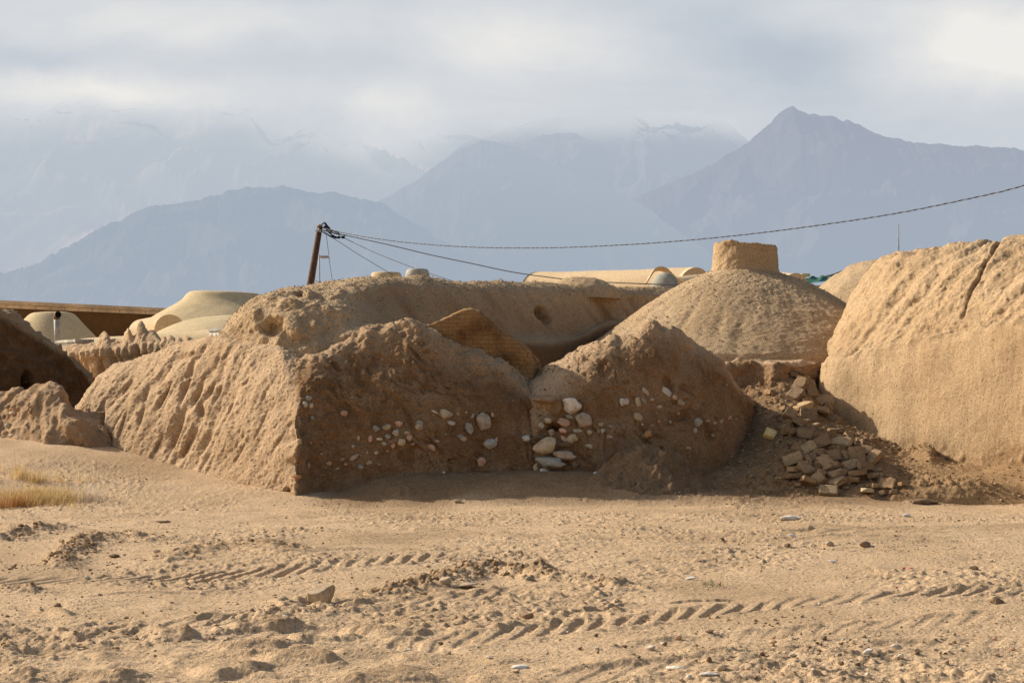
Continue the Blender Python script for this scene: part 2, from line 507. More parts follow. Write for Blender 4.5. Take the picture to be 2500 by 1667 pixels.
def build_ground():
    n1 = 900
    inv = np.linspace(1 / 8.4, 1 / 29.0, n1)
    ys = np.concatenate([[-300, -80, -20, -5, 2, 5, 7, 8], 1 / inv, [31, 34, 38, 44, 55, 75, 110, 200, 400, 900, 2000, 4500, 9000, 16000]])
    t = np.linspace(-1.06, 1.06, 860)
    ext = np.array([1.12, 1.25, 1.5, 2, 3, 5, 9, 20, 60])
    t = np.concatenate([-ext[::-1], t, ext])
    hw = np.maximum(ys, 8.4) * (CX / F)
    X = t[None, :] * hw[:, None]; Yg = np.repeat(ys[:, None], len(t), 1)
    H = np.zeros_like(X)
    m = (Yg < 32) & (Yg > 4) & (np.abs(X) < 16)
    H[m] = ground_h(X[m], Yg[m]); H[~m] = macro(X[~m], Yg[~m])
    far = Yg > 250; H[far] = macro(X[far], Yg[far]) - 6 * sst(250, 3000, Yg[far])
    GRID.update(ys=ys, t=t, H=H)
    P = np.stack([X, Yg, H], -1)
    tone = np.zeros_like(X)
    d = H - macro(X, Yg)
    tone += .55 * sst(.035, .09, d) * m
    tone += .95 * sst(23.7, 24.9, Yg + .25 * perlin(X * 2, Yg * 2)) * sst(-3.0, -2.4, X) * m        # debris brown, with the walls' shadow painted into the ground tone
    tone += .35 * sst(.1, .5, perlin(X * .45 + 8, Yg * .5)) * m
    o = mk('ground', P.reshape(-1, 3), gridfaces(*P.shape[:2]), M['ground'], tone=tone.ravel(), origin=(0, 0, 0))
    tag(o, 'bare sandy dirt with tyre tracks, clods and grit in front of the ruins', 'ground', kind='structure')


build_ground()


def gz(x, y):
    """height of the built ground sheet"""
    ys, t, H = GRID['ys'], GRID['t'], GRID['H']
    x = np.atleast_1d(np.asarray(x, float)); y = np.atleast_1d(np.asarray(y, float))
    i = np.clip(np.searchsorted(ys, y) - 1, 0, len(ys) - 2); f = (y - ys[i]) / (ys[i + 1] - ys[i])
    tt = x / (np.maximum(y, 8.4) * CX / F); j = np.clip(np.searchsorted(t, tt) - 1, 0, len(t) - 2); g = (tt - t[j]) / (t[j + 1] - t[j])
    return (H[i, j] * (1 - g) + H[i, j + 1] * g) * (1 - f) + (H[i + 1, j] * (1 - g) + H[i + 1, j + 1] * g) * f


def ground_pt(px, py):
    Y = 15.0
    for _ in range(25):
        x = (px - CX) / F * Y; z = gz(x, Y)[0]
        Y = .5 * Y + .5 * (EYE - z) * F / (py - HY)
    x = (px - CX) / F * Y
    return np.array([x, Y, gz(x, Y)[0]])


# ------------------------------------------------------------------ ruined vaulted house (left and centre)
house = thing('ruined_mud_house', 'long ruined mud house with rounded vault, runnelled sunlit end and cobbles in its shaded front', 'house', W(735, 1208, 25.6))
A_base = [(140, 1100, 29.60), (170, 1115, 29.30), (250, 1135, 28.40), (340, 1150, 27.60), (430, 1165, 26.90), (520, 1185, 26.20), (610, 1205, 25.50), (690, 1218, 25.00), (722, 1224, 24.75), (742, 1224, 24.84), (765, 1220, 24.94), (850, 1218, 25.04), (960, 1218, 25.08), (1060, 1215, 25.18), (1160, 1212, 25.33), (1230, 1210, 25.43), (1295, 1205, 25.58), (1310, 1200, 25.80), (1330, 1190, 27.00), (1345, 1180, 28.50)]
A1 = [(140, 1062, 29.70), (170, 1072, 29.40), (250, 1085, 28.50), (340, 1098, 27.75), (430, 1108, 27.05), (520, 1125, 26.35), (610, 1145, 25.65), (690, 1163, 25.10), (722, 1168, 24.85), (740, 1168, 24.94), (765, 1163, 25.09), (850, 1152, 25.19), (960, 1147, 25.28), (1060, 1142, 25.43), (1160, 1137, 25.58), (1230, 1132, 25.63), (1297, 1130, 25.73), (1311, 1125, 25.95), (1330, 1120, 27.00), (1345, 1115, 28.50)]
A2 = [(140, 1050, 29.80), (170, 1050, 29.50), (200, 1025, 29.25), (250, 1020, 28.70), (340, 1020, 28.00), (430, 1022, 27.30), (520, 1030, 26.60), (610, 1045, 25.90), (690, 1055, 25.30), (726, 1060, 25.00), (743, 1060, 25.09), (768, 1055, 25.24), (850, 1050, 25.34), (960, 1045, 25.40), (1060, 1040, 25.53), (1160, 1040, 25.68), (1230, 1045, 25.78), (1298, 1060, 25.88), (1312, 1060, 26.10), (1330, 1060, 27.00), (1345, 1060, 28.50)]
A3 = [(140, 1045, 30.00), (170, 1040, 29.70), (200, 987, 29.50), (250, 950, 29.10), (340, 930, 28.50), (430, 920, 27.80), (520, 920, 27.10), (610, 930, 26.30), (690, 945, 25.67), (730, 960, 25.33), (747, 957, 25.43), (780, 947, 25.58), (850, 935, 25.69), (960, 925, 25.70), (1060, 925, 25.80), (1160, 940, 25.91), (1230, 960, 25.97), (1298, 990, 26.08), (1312, 1000, 26.30), (1330, 1010, 27.20), (1345, 1020, 28.50)]
A4 = [(140, 1042, 30.40), (170, 1035, 30.10), (190, 1000, 29.90), (215, 962, 29.80), (245, 927, 29.70), (290, 897, 29.40), (350, 872, 29.00), (430, 852, 28.40), (500, 838, 27.80), (560, 836, 27.20), (620, 842, 26.80), (690, 862, 26.21), (735, 882.571, 26.14), (760, 876, 25.96), (800, 860, 26.01), (850, 831.444, 26.04), (885, 808.056, 26.10), (920, 810.294, 26.21), (985, 810.765, 26.24), (992, 803.6, 26.24), (1020, 802.941, 26.23), (1026, 807.8, 26.23), (1050, 808.235, 26.28), (1065, 816.737, 26.27), (1110, 839.368, 26.35), (1180, 875.684, 26.32), (1240, 910.526, 26.32), (1280, 932, 26.29), (1300, 958, 26.33), (1312, 975, 26.50), (1330, 1000, 27.40), (1345, 1015, 28.50)]
A5 = back(A4, .55, -.03); A6 = back(A4, .95, -.9)
na = Net([A_base, A1, A2, A3, A4, A5, A6], [40, 60, 75, 75, 30, 20], du=1.9, smooth=1.3)
PX, PY = na.proj(); left = sst(738, 714, PX); front = 1 - left
vis = np.clip(na.S, 0, 4) / 4
na.push(rough(na.P, seed=2) * (.55 + .45 * sst(0, 1, na.S)))
na.push((runnels(na, na.P, 2.6, .11, slant=-.42, seed=4) * (.3 + .7 * sst(700, 520, PX)) + runnels(na, na.P, 5.5, .035, slant=-.5, seed=7) * (.15 + .85 * sst(720, 560, PX)) * (.3 + sst(-.2, .3, perlin(na.P[..., 0] * 1.5, na.P[..., 1] * 1.5, na.P[..., 2] * 1.5)))) * left * sst(0.1, 1, na.S) * sst(4.6, 3.4, na.S))
na.push(front * sst(.2, 1, na.S) * (.09 * perlin(na.P[..., 0] * 1.1 + 3, na.P[..., 1], na.P[..., 2] * 1.6) + .05 * perlin(na.P[..., 0] * 2.7, na.P[..., 1], na.P[..., 2] * 3.6)))
na.refresh()
na.push(lumps(na.P, 8, .035, 3) * (.45 + .6 * front) + lumps(na.P, 17, .026, 9) + lumps(na.P, 33, .014, 10) - front * .03 * np.maximum(perlin(na.P[..., 0] * 5 + na.P[..., 2] * 4, na.P[..., 2] * 9 - na.P[..., 0] * 3, na.P[..., 1] * 4) - .15, 0) * 2)
na.push(front * sst(3.2, 3.9, na.S) * (lumps(na.P, 4.5, .06, 5) + .03 * perlin(na.P[..., 0] * 9, na.P[..., 2] * 9, na.P[..., 1] * 9)))
# deep hollows washed into the sunlit end
for (px, py, w, h, a, dp) in [(452, 940, 20, 75, -14, .20), (398, 968, 16, 55, -22, .16), (480, 965, 17, 45, -20, .15), (428, 1060, 22, 85, -16, .18), (345, 1005, 15, 70, -10, .13), (238, 1068, 22, 95, -4, .32), (310, 945, 10, 40, -30, .09), (532, 960, 14, 34, -20, .10), (515, 955, 10, 28, -20, .08), (492, 1005, 16, 30, 10, .11), (560, 1000, 9, 50, -20, .06), (640, 1030, 9, 80, -20, .05), (300, 1030, 10, 60, -12, .08), (385, 1085, 14, 60, -20, .10), (680, 1075, 9, 60, -25, .05), (205, 1035, 12, 70, -12, .12), (455, 1095, 14, 55, -22, .10), (600, 930, 12, 26, -25, .07), (585, 1105, 12, 50, -25, .05), (640, 975, 10, 36, -22, .06), (550, 870, 9, 22, -30, .05)]:
    hollow(na, px, py, w * .62, h * 1.25, a - 5, dp * .6, tone=.22, sharp=1.0)
def cracks(net, m, seed, amp=.035):
    """short slanting fissures and chipped hollows in raw earth"""
    P = net.P; w = .25 * perlin(P[..., 0] * 2 + seed, P[..., 1] * 2, P[..., 2] * 2)
    a = P[..., 0] * .8 + P[..., 2] * .6 + w; b = -P[..., 0] * .6 + P[..., 2] * .8 + w
    k = np.maximum(perlin(a * 9 + seed, b * 2.2, P[..., 1] * 2) - .22, 0) * 1.6 + np.maximum(perlin(a * 19 + seed, b * 6, P[..., 1] * 4 + 3) - .2, 0)
    k = k * (.25 + sst(-.1, .3, perlin(P[..., 0] * 1.3 + seed, P[..., 1], P[..., 2] * 1.5)))
    net.push(-amp * 1.6 * k * m); net.tone = net.tone + .9 * k * m


cn_ = np.exp(-((PX - 728) / 30) ** 2) * sst(.2, .6, na.S) * sst(4.3, 3.6, na.S)
na.push(cn_ * (.10 * perlin(na.P[..., 2] * 2.2 + 9, na.P[..., 0] * .5) - .09 * np.maximum(perlin(na.P[..., 2] * 6, na.P[..., 0] * 4, na.P[..., 1] * 4), 0) - .03))
na.refresh()
cracks(na, front * sst(.3, .8, na.S) * sst(4, 3.4, na.S), 3, .023)
na.refresh()
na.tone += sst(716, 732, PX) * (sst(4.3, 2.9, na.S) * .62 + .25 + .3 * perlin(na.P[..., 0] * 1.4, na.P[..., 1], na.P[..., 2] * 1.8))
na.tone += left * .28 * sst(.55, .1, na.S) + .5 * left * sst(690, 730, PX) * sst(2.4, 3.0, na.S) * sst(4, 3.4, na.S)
hollow(na, 455, 868, 60, 14, 15, .02, tone=.6)
hollow(na, 700, 1198, 14, 16, 0, .12)
na.refresh()
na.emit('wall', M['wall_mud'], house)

B0 = [(545, 930, 27.6), (600, 940, 27.0), (690, 940, 26.4), (760, 930, 26.3), (900, 930, 26.5), (1060, 930, 26.8), (1260, 930, 27.1), (1330, 935, 27.2), (1400, 930, 27.5), (1480, 900, 28.1), (1660, 880, 29.3)]
B1 = [(545, 832, 27.6), (600, 862, 27.0), (690, 880, 26.4), (760, 876, 26.3), (850, 835, 26.45), (900, 818, 26.55), (1060, 818, 26.85), (1260, 838, 27.15), (1300, 843, 27.2), (1345, 848, 27.3), (1400, 838, 27.6), (1480, 800, 28.2), (1660, 785, 29.4)]
B2 = [(545, 826, 27.7), (600, 803, 27.1), (690, 822, 26.6), (760, 822, 26.5), (850, 795, 26.75), (900, 790, 26.95), (1060, 792, 27.25), (1260, 812, 27.75), (1330, 820, 27.85), (1400, 815, 28.1), (1480, 785, 28.6), (1660, 770, 29.6)]
B3 = [(545, 821, 27.8), (575, 775, 27.6), (610, 752, 27.2), (690, 752, 26.95), (760, 742, 26.95), (850, 730, 27.25), (1060, 728, 27.7), (1260, 738, 28.15), (1400, 748, 28.5), (1480, 746, 28.9), (1660, 738, 29.9)]
B4 = [(545, 817, 27.9), (565, 783, 28.0), (600, 744, 27.9), (640, 721, 27.8), (690, 711, 27.7), (740, 708, 27.7), (850, 694, 27.95), (950, 690, 28.05), (1100, 696, 28.25), (1300, 704, 28.6), (1450, 711, 28.95), (1660, 719, 30.1)]
B5 = [(545, 816, 28.4), (560, 787, 28.6), (580, 762, 28.7), (600, 741, 28.7), (640, 716, 28.7), (690, 702, 28.7), (740, 698, 28.7), (790, 688, 28.8), (850, 681, 28.9), (950, 677, 29.0), (1100, 684, 29.2), (1300, 691, 29.6), (1450, 697, 30), (1600, 704, 30.7), (1660, 708, 31)]
B6 = back(B5, .8, -.25); B7 = back(B5, 1.5, -1.4)
rec = lambda r: [(p, q, Y + float(np.interp(p, [880, 940, 1480, 1660], [0, .35, 6.6, 8.4]))) for p, q, Y in r]
nb = Net([rec(r) for r in (B0, B1, B2, B3, B4, B5, B6, B7)], [16, 34, 60, 50, 26, 12, 10], du=2.0, smooth=5)
PX, PY = nb.proj()
nb.push(rough(nb.P, ((.8, .07), (2.4, .035), (8., .012), (22., .005)), seed=12))
# slanting wash marks on the front slope of the vault
al = nb.P[..., 0] + .75 * nb.P[..., 2]
wash = np.maximum(perlin(al * 4.2, nb.P[..., 2] * .9, nb.P[..., 1] * .4) - .12, 0) * sst(1.6, 2.2, nb.S) * sst(4, 3.2, nb.S) * sst(850, 930, PX)
nb.push(-.05 * wash)
nb.refresh()
shoulder = sst(900, 860, PX) * sst(.8, 1.5, nb.S) * sst(4.5, 3.5, nb.S)
nb.push(lumps(nb.P, 10, .03, 21) * (.5 + .9 * shoulder) + lumps(nb.P, 23, .014, 22) + lumps(nb.P, 3.2, .16, 30) * shoulder)
nb.push(sst(1.2, .2, nb.S) * (.03 * perlin(nb.P[..., 0] * 3, nb.P[..., 2] * 17)))
hollow(nb, 664, 797, 58, 40, 38, .19, tone=-.2, sharp=3)
hollow(nb, 720, 800, 40, 60, 25, -.10)
hollow(nb, 735, 830, 60, 30, 20, .06)
hollow(nb, 1322, 763, 26, 34, 30, .16, tone=.9)
hollow(nb, 1336, 780, 22, 24, 30, .10, tone=.7)
hollow(nb, 735, 717, 26, 12, 0, .07, tone=.8)
nb.refresh()
nb.tone += sst(1.3, .8, nb.S) * .9 + wash * .9 + .22 * sst(3.6, 2.6, nb.S) * sst(850, 930, PX)
nb.emit('vaulted_roof', M['roof_mud'], house)

# broken cross wall standing up between the front and the vault
G0 = [(1040, 960, 26.3), (1310, 960, 26.75), (1318, 960, 27.3)]
G1 = [(1040, 880, 26.35), (1300, 890, 26.8), (1310, 890, 26.95), (1318, 890, 27.3)]
G2 = [(1040, 806, 26.4), (1075, 793, 26.42), (1100, 782, 26.45), (1130, 768, 26.5), (1150, 766, 26.55), (1180, 782, 26.6), (1200, 803, 26.65), (1230, 826, 26.7), (1260, 845, 26.75), (1290, 866, 26.8), (1300, 880, 26.85), (1318, 888, 27.3)]
G3 = [(1040, 803, 26.45), (1075, 786, 26.5), (1100, 773, 26.55), (1130, 757, 26.6), (1150, 754, 26.65), (1168, 760, 26.68), (1180, 768, 26.7), (1200, 790, 26.75), (1230, 813, 26.8), (1260, 832, 26.85), (1290, 853, 26.9), (1300, 866, 26.95), (1318, 884, 27.35)]
G4 = back(G3, .30, -.05); G5 = back(G3, .45, -.9)
ng = Net([G0, G1, G2, G3, G4, G5], [20, 40, 8, 12, 8], du=2.0, smooth=2.5)
ng.push(rough(ng.P, ((1.5, .03), (5, .015), (14, .010), (30, .006)), 31) + .012 * perlin(ng.P[..., 0] * 3, ng.P[..., 2] * 20)); ng.refresh()
ng.emit('broken_cross_wall', M['mudbrick'], house)

# ------------------------------------------------------------------ second ruin: gabled stump
stump = thing('ruined_wall_stump', 'hump of shaded ruined mud wall with notched peak and pebble rows before the chimney dome', 'wall', W(1550, 1190, 26.3))
C_base = [(1270, 1225, 26.5), (1285, 1225, 25.9), (1300, 1225, 25.6), (1350, 1225, 25.4), (1450, 1222, 25.35), (1550, 1220, 25.4), (1650, 1215, 25.6), (1750, 1205, 25.95), (1800, 1200, 26.25), (1822, 1190, 27), (1850, 1180, 28.5)]
C1 = [(1270, 1130, 26.2), (1285, 1130, 25.85), (1305, 1130, 25.72), (1350, 1130, 25.66), (1380, 1130, 25.65), (1450, 1130, 25.6), (1550, 1125, 25.7), (1650, 1115, 25.85), (1750, 1100, 26.15), (1800, 1095, 26.45), (1822, 1090, 27.1), (1850, 1085, 28.5)]
C2 = [(1270, 1040, 26.3), (1290, 1035, 25.98), (1310, 1035, 25.86), (1350, 1030, 25.82), (1380, 1030, 25.8), (1450, 1030, 25.8), (1550, 1025, 25.9), (1650, 1020, 26.0), (1750, 1015, 26.3), (1795, 1015, 26.6), (1818, 1015, 27.2), (1850, 1010, 28.5)]
C3 = [(1270, 975, 26.5), (1300, 962, 26.2), (1350, 952, 26.02), (1450, 930, 25.95), (1550, 915, 26.05), (1650, 915, 26.15), (1730, 925, 26.4), (1775, 945, 26.75), (1800, 965, 27.2), (1820, 980, 27.6), (1850, 985, 28.5)]
C4 = [(1270, 937, 27.2), (1280, 931, 27.1), (1340, 895, 26.85), (1400, 868, 26.65), (1440, 848, 26.55), (1460, 840, 26.5), (1476, 833, 26.5), (1482, 826, 26.5), (1505, 826, 26.5), (1512, 837, 26.5), (1530, 829, 26.5), (1558, 813, 26.5), (1572, 795, 26.5), (1584, 787, 26.5), (1600, 789, 26.5), (1608, 798, 26.5), (1620, 808, 26.5), (1640, 799, 26.5), (1660, 808, 26.55), (1690, 838, 26.65), (1730, 868, 26.8), (1770, 905, 27.1), (1792, 940, 27.3), (1808, 970, 27.6), (1820, 985, 27.9), (1850, 990, 28.5)]
C5 = back(C4, .5, -.06); C6 = back(C4, .9, -1.0)
nc = Net([C_base, C1, C2, C3, C4, C5, C6], [40, 55, 50, 55, 22, 16], du=1.9, smooth=2.0)
PX, PY = nc.proj()
nc.push(rough(nc.P, seed=42) * (.6 + .4 * sst(0, 1, nc.S)))
nc.refresh()
nc.push(lumps(nc.P, 11, .03, 43) + lumps(nc.P, 24, .013, 44) + sst(3.3, 3.9, nc.S) * lumps(nc.P, 5, .07, 45))
al = nc.P[..., 0] - .9 * nc.P[..., 2]
nc.push(-.05 * np.maximum(perlin(al * 4, nc.P[..., 2] * .8 + nc.P[..., 0] * .5, nc.P[..., 1]) - .1, 0) * sst(1, 2, nc.S) * sst(4, 3.3, nc.S))
hollow(nc, 1325, 995, 44, 50, 0, .10, tone=-.3)
hollow(nc, 1335, 1068, 60, 60, 0, .14)
hollow(nc, 1350, 1040, 40, 22, 0, .18, tone=.3)
hollow(nc, 1632, 938, 20, 40, 25, .06, tone=.3)
cracks(nc, sst(.3, .8, nc.S) * sst(4, 3.4, nc.S), 23)
nc.refresh()
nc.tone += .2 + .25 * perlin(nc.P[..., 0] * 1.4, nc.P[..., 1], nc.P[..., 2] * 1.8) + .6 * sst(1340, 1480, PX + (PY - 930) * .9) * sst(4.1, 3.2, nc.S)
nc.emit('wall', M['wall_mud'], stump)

# ------------------------------------------------------------------ dome house with chimney
dh = thing('domed_mud_house', 'mud house with a broad gritty dome carrying a wide stubby chimney', 'house', W(1800, 900, 29.5))
T0 = [(1660, 1150, 29.2), (1790, 1150, 28.9), (1900, 1150, 28.8), (1990, 1150, 29.9), (2040, 1150, 30.8)]
T1 = [(1660, 1000, 29.3), (1790, 1000, 29.0), (1865, 990, 28.9), (1885, 985, 28.65), (1912, 985, 28.7), (1926, 990, 29.5), (1985, 1000, 29.9), (2040, 1000, 30.8)]
T2 = [(1660, 915, 29.4), (1790, 903, 29.1), (1830, 900, 29.1), (1865, 905, 28.95), (1888, 903, 28.75), (1912, 903, 28.8), (1926, 906, 29.6), (1960, 912, 29.9), (1985, 906, 30.1), (2040, 900, 30.9)]
T3 = [(1660, 905, 29.6), (1760, 896, 29.4), (1790, 892, 29.25), (1818, 890, 29.2), (1823, 882, 29.2), (1830, 888, 29.2), (1870, 889, 29.1), (1905, 889, 29.0), (1926, 893, 29.7), (1960, 896, 30.0), (1985, 892, 30.2), (2040, 880, 31.0)]
T4 = [(1660, 897, 30.2), (1790, 884, 30.0), (1900, 881, 30.0), (1985, 879, 30.5), (2040, 870, 31.3)]
T5 = [(1660, 885, 31.4), (1790, 872, 31.2), (1900, 868, 31.2), (1985, 864, 31.5), (2040, 855, 32)]
ntr = Net([T0, T1, T2, T3, T4, T5], [10, 40, 16, 34, 12], du=2.0, smooth=2.5)
ntr.push(rough(ntr.P, seed=51) * sst(4.8, 2.6, ntr.S)); ntr.refresh()
ntr.push((lumps(ntr.P, 3.2, .20, 55) + lumps(ntr.P, 7, .07, 52) + lumps(ntr.P, 22, .02, 53)) * sst(4.2, 2.9, ntr.S) + lumps(ntr.P, 20, .006, 54)); ntr.refresh()
ntr.tone += sst(3.0, 2.6, ntr.S) * .75
ntr.emit('terrace_wall', M['wall_mud'], dh)


GRIT = []


def revolve(name, px, Y, prof, mat, parent=None, nu=200, nv=120, rr=(), washer=None, lump=0, seed=0, sq=(1, 1), smooth=False, tonef=None, grit=0):
    """prof: (half width in survey columns, survey row) from foot to top, turned about the vertical through bearing px at distance Y"""
    prof = np.array(prof, float)
    rr_ = prof[:, 0] / F * Y; zz = EYE + (HY - prof[:, 1]) / F * Y
    k = np.concatenate([[0], np.cumsum(np.hypot(np.diff(rr_), np.diff(zz)))]); tt = np.linspace(0, k[-1], nv)
    r = np.interp(tt, k, rr_); z = np.interp(tt, k, zz)
    if not smooth:
        kk = np.array([1, 2, 3, 2, 1]) / 9.; r = np.convolve(np.pad(r, 2, mode='reflect', reflect_type='odd'), kk, 'valid'); z = np.convolve(np.pad(z, 2, mode='reflect', reflect_type='odd'), kk, 'valid')
    th = np.linspace(0, 2 * math.pi, nu, endpoint=False)
    c = W(px, HY, Y)
    P = np.stack([c[0] + sq[0] * r[:, None] * np.cos(th)[None], c[1] + sq[1] * r[:, None] * np.sin(th)[None], np.repeat(z[:, None], nu, 1)], -1)
    N = gnormal(P, close_u=True)
    if rr:
        P = P + N * rough(P, rr, seed)[..., None]
    if washer:
        ang = np.repeat(th[None], nv, 0); fr, am = washer
        n = np.maximum(perlin(np.cos(ang) * fr + seed, np.sin(ang) * fr + seed, P[..., 2] * 1.1) - .05, 0)
        P = P - N * (am * n * sst(0, .25, tt / k[-1])[:, None] * sst(.85, .45, tt / k[-1])[:, None])[..., None]
    if lump:
        P = P + N * (lumps(P, 10, lump, seed) + lumps(P, 23, lump * .5, seed + 3))[..., None]
    tone = np.zeros(P.shape[:2]) if tonef is None else tonef(P, th, tt / k[-1])
    V = P.reshape(-1, 3); Fq = gridfaces(nv, nu, True)
    if grit: GRIT.append((P, N, grit, parent))
    return mk(name, V, Fq, mat, parent, tone=tone.ravel())


revolve('dome_roof', 1815, 33.6, [(428, 985), (425, 890), (418, 870), (380, 841), (324, 800), (275, 766), (232, 738), (190, 714), (153, 696), (122, 683), (97, 673), (82, 665), (60, 660)], M['roof_mud'], dh, 520, 230,
        ((.7, .07), (2.4, .02), (8., .009), (22., .009), (48., .005)), (8.0, .06), .016, 61, grit=3000)


def chimney():
    prof = [(112, 695), (96, 678), (84, 665), (80, 652), (78, 630), (77, 610), (77, 599), (75, 594), (64, 594), (60, 602), (58, 640), (56, 690)]
    Y = 33.6; px = 1818
    pr = np.array(prof, float); r = pr[:, 0] / F * Y; z = EYE + (HY - pr[:, 1]) / F * Y
    k = np.concatenate([[0], np.cumsum(np.hypot(np.diff(r), np.diff(z)))]); t = np.linspace(0, k[-1], 120); r = np.interp(t, k, r); z = np.interp(t, k, z)
    kk = np.array([1, 2, 3, 2, 1]) / 9.
    r = np.convolve(np.pad(r, 2, mode='reflect', reflect_type='odd'), kk, 'valid'); z = np.convolve(np.pad(z, 2, mode='reflect', reflect_type='odd'), kk, 'valid')
    th = np.linspace(0, 2 * math.pi, 260, endpoint=False); c = W(px, HY, Y)
    P = np.stack([c[0] + r[:, None] * np.cos(th), c[1] + r[:, None] * np.sin(th), np.repeat(z[:, None], 260, 1)], -1)
    top = sst(3.88, 4.18, P[..., 2])
    jag = .05 * perlin(np.cos(th) * 3, np.sin(th) * 3) + .02 * perlin(np.cos(th) * 9 + 9, np.sin(th) * 9) - .045 * np.cos(th) - .03
    P[..., 2] += top * jag[None]
    N = gnormal(P, close_u=True)
    P = P + N * rough(P, ((1.6, .02), (5, .018), (15, .008)), 71)[..., None]
    P = P + N * (lumps(P, 14, .014, 72) + lumps(P, 30, .008, 73))[..., None]
    tone = .35 * sst(3.76, 3.63, P[..., 2]) + .5 * np.maximum(perlin(P[..., 0] * 2, P[..., 1] * 2, P[..., 2] * 3), 0)
    mk('chimney', P.reshape(-1, 3), gridfaces(120, 260, True), M['plaster_rough'], dh, tone=tone.ravel())


M['plaster_rough'] = earth('rough_chimney_plaster', (.57, .40, .232), (.49, .338, .188), (.40, .268, .14), (.30, .178, .085), pebble=.1, streak=.12, bump=.55)
chimney()

# ------------------------------------------------------------------ big house on the right
rh = thing('plastered_mud_house', 'large sunlit mud house with a brushed plaster wall below a rough cracked domed roof', 'house', W(2250, 1150, 27.5))
R0 = [(1985, 1200, 31), (2000, 1200, 29.5), (2015, 1200, 28.8), (2100, 1205, 28.1), (2200, 1210, 27.2), (2300, 1215, 26.5), (2400, 1220, 25.8), (2500, 1225, 25.2), (2900, 1240, 22.8)]
R1 = [(1985, 1000, 31), (2002, 1000, 29.6), (2022, 1000, 28.95), (2100, 1000, 28.25), (2200, 990, 27.4), (2300, 985, 26.7), (2400, 980, 26), (2500, 975, 25.4), (2900, 950, 23)]
R2 = [(1985, 915, 31.2), (2000, 905, 29.9), (2020, 899, 29.1), (2060, 884, 28.75), (2150, 856, 28.0), (2300, 830, 26.9), (2400, 815, 26.2), (2500, 800, 25.6), (2900, 740, 23.2)]
R3 = [(1985, 903, 31.3), (2002, 890, 30.1), (2024, 880, 29.35), (2062, 862, 29.0), (2150, 834, 28.25), (2300, 806, 27.15), (2400, 791, 26.45), (2500, 776, 25.85), (2900, 715, 23.45)]
R4 = [(1985, 895, 31.4), (2010, 865, 30.8), (2040, 820, 30.2), (2080, 775, 29.7), (2150, 750, 28.8), (2300, 722, 27.65), (2400, 710, 27), (2500, 700, 26.4), (2900, 640, 23.9)]
R5 = [(1985, 889, 31.5), (2015, 855, 31.2), (2050, 790, 30.8), (2085, 725, 30.4), (2120, 682, 30.1), (2170, 655, 29.5), (2250, 642, 28.9), (2300, 640, 28.5), (2400, 630, 27.9), (2500, 620, 27.3), (2900, 550, 25)]
R6 = [(1985, 887, 31.8), (2010, 866, 31.7), (2030, 832, 31.6), (2060, 772, 31.4), (2090, 712, 31.2), (2120, 664, 31), (2150, 634, 30.8), (2200, 611, 30.5), (2300, 600, 30), (2380, 591, 29.5), (2425, 587, 29.2), (2445, 582, 29.1), (2500, 571, 28.8), (2900, 490, 26.2)]
R7 = back(R6, 1.2, -.25); R8 = back(R6, 2.4, -1.6)
nr = Net([R0, R1, R2, R3, R4, R5, R6, R7, R8], [70, 60, 22, 50, 50, 26, 12, 8], du=2.3, smooth=5)
PX, PY = nr.proj(); roofm = sst(1.85, 2.75, nr.S + .38 * perlin(nr.P[..., 0] * 1.3, nr.P[..., 1] * 1.3, nr.P[..., 2] * 1.3) + .2 * perlin(nr.P[..., 0] * 4, nr.P[..., 1] * 4, nr.P[..., 2] * 4))
nr.push(rough(nr.P, ((.6, .06), (1.8, .03)), 81) + roofm * rough(nr.P, ((3.4, .045), (9, .016), (24, .006)), 82) + (1 - roofm) * rough(nr.P, ((7, .006), (20, .003)), 83))
nr.push(roofm * runnels(nr, nr.P, 2.6, .085, slant=-.6, seed=84)); nr.refresh()
nr.push(roofm * (lumps(nr.P, 6, .030, 85) + lumps(nr.P, 15, .028, 86) + lumps(nr.P, 32, .016, 89)))
# ragged lower lip of the roof crust
nr.push(sst(2.0, 2.2, nr.S) * sst(2.8, 2.3, nr.S) * lumps(nr.P, 5, .07, 87))
nr.refresh()
nr.push(-.05 * np.maximum(perlin((nr.P[..., 0] * .6 - nr.P[..., 1] * .8) * 3.2, nr.P[..., 2] * .8, nr.P[..., 0] * .2) - .1, 0) * sst(1.2, 2.0, nr.S) * sst(3.4, 2.6, nr.S))
a, b = nr.proj()
crk = np.array([(2447, 575), (2425, 610), (2405, 640), (2390, 680), (2372, 705), (2358, 745), (2350, 775)], float)
dmin = np.full(a.shape, 1e9); tpos = np.zeros(a.shape)
for k in range(len(crk) - 1):
    p, q = crk[k], crk[k + 1]; d = q - p; L = np.hypot(*d); d = d / L
    t = np.clip((a - p[0]) * d[0] + (b - p[1]) * d[1], 0, L)
    dd = np.hypot(a - p[0] - d[0] * t, b - p[1] - d[1] * t); m = dd < dmin
    dmin = np.where(m, dd, dmin); tpos = np.where(m, (k + t / L) / (len(crk) - 1), tpos)
ck = np.exp(-(dmin / (3.6 + 2 * perlin(a * .05, b * .05))) ** 2) * (nr.S < 6.6) * (nr.S > 2.5)
nr.push(-.09 * ck * (1 - .5 * tpos)); nr.tone += .7 * ck
nr.refresh()
hollow(nr, 2280, 1000, 200, 160, 0, -.02)
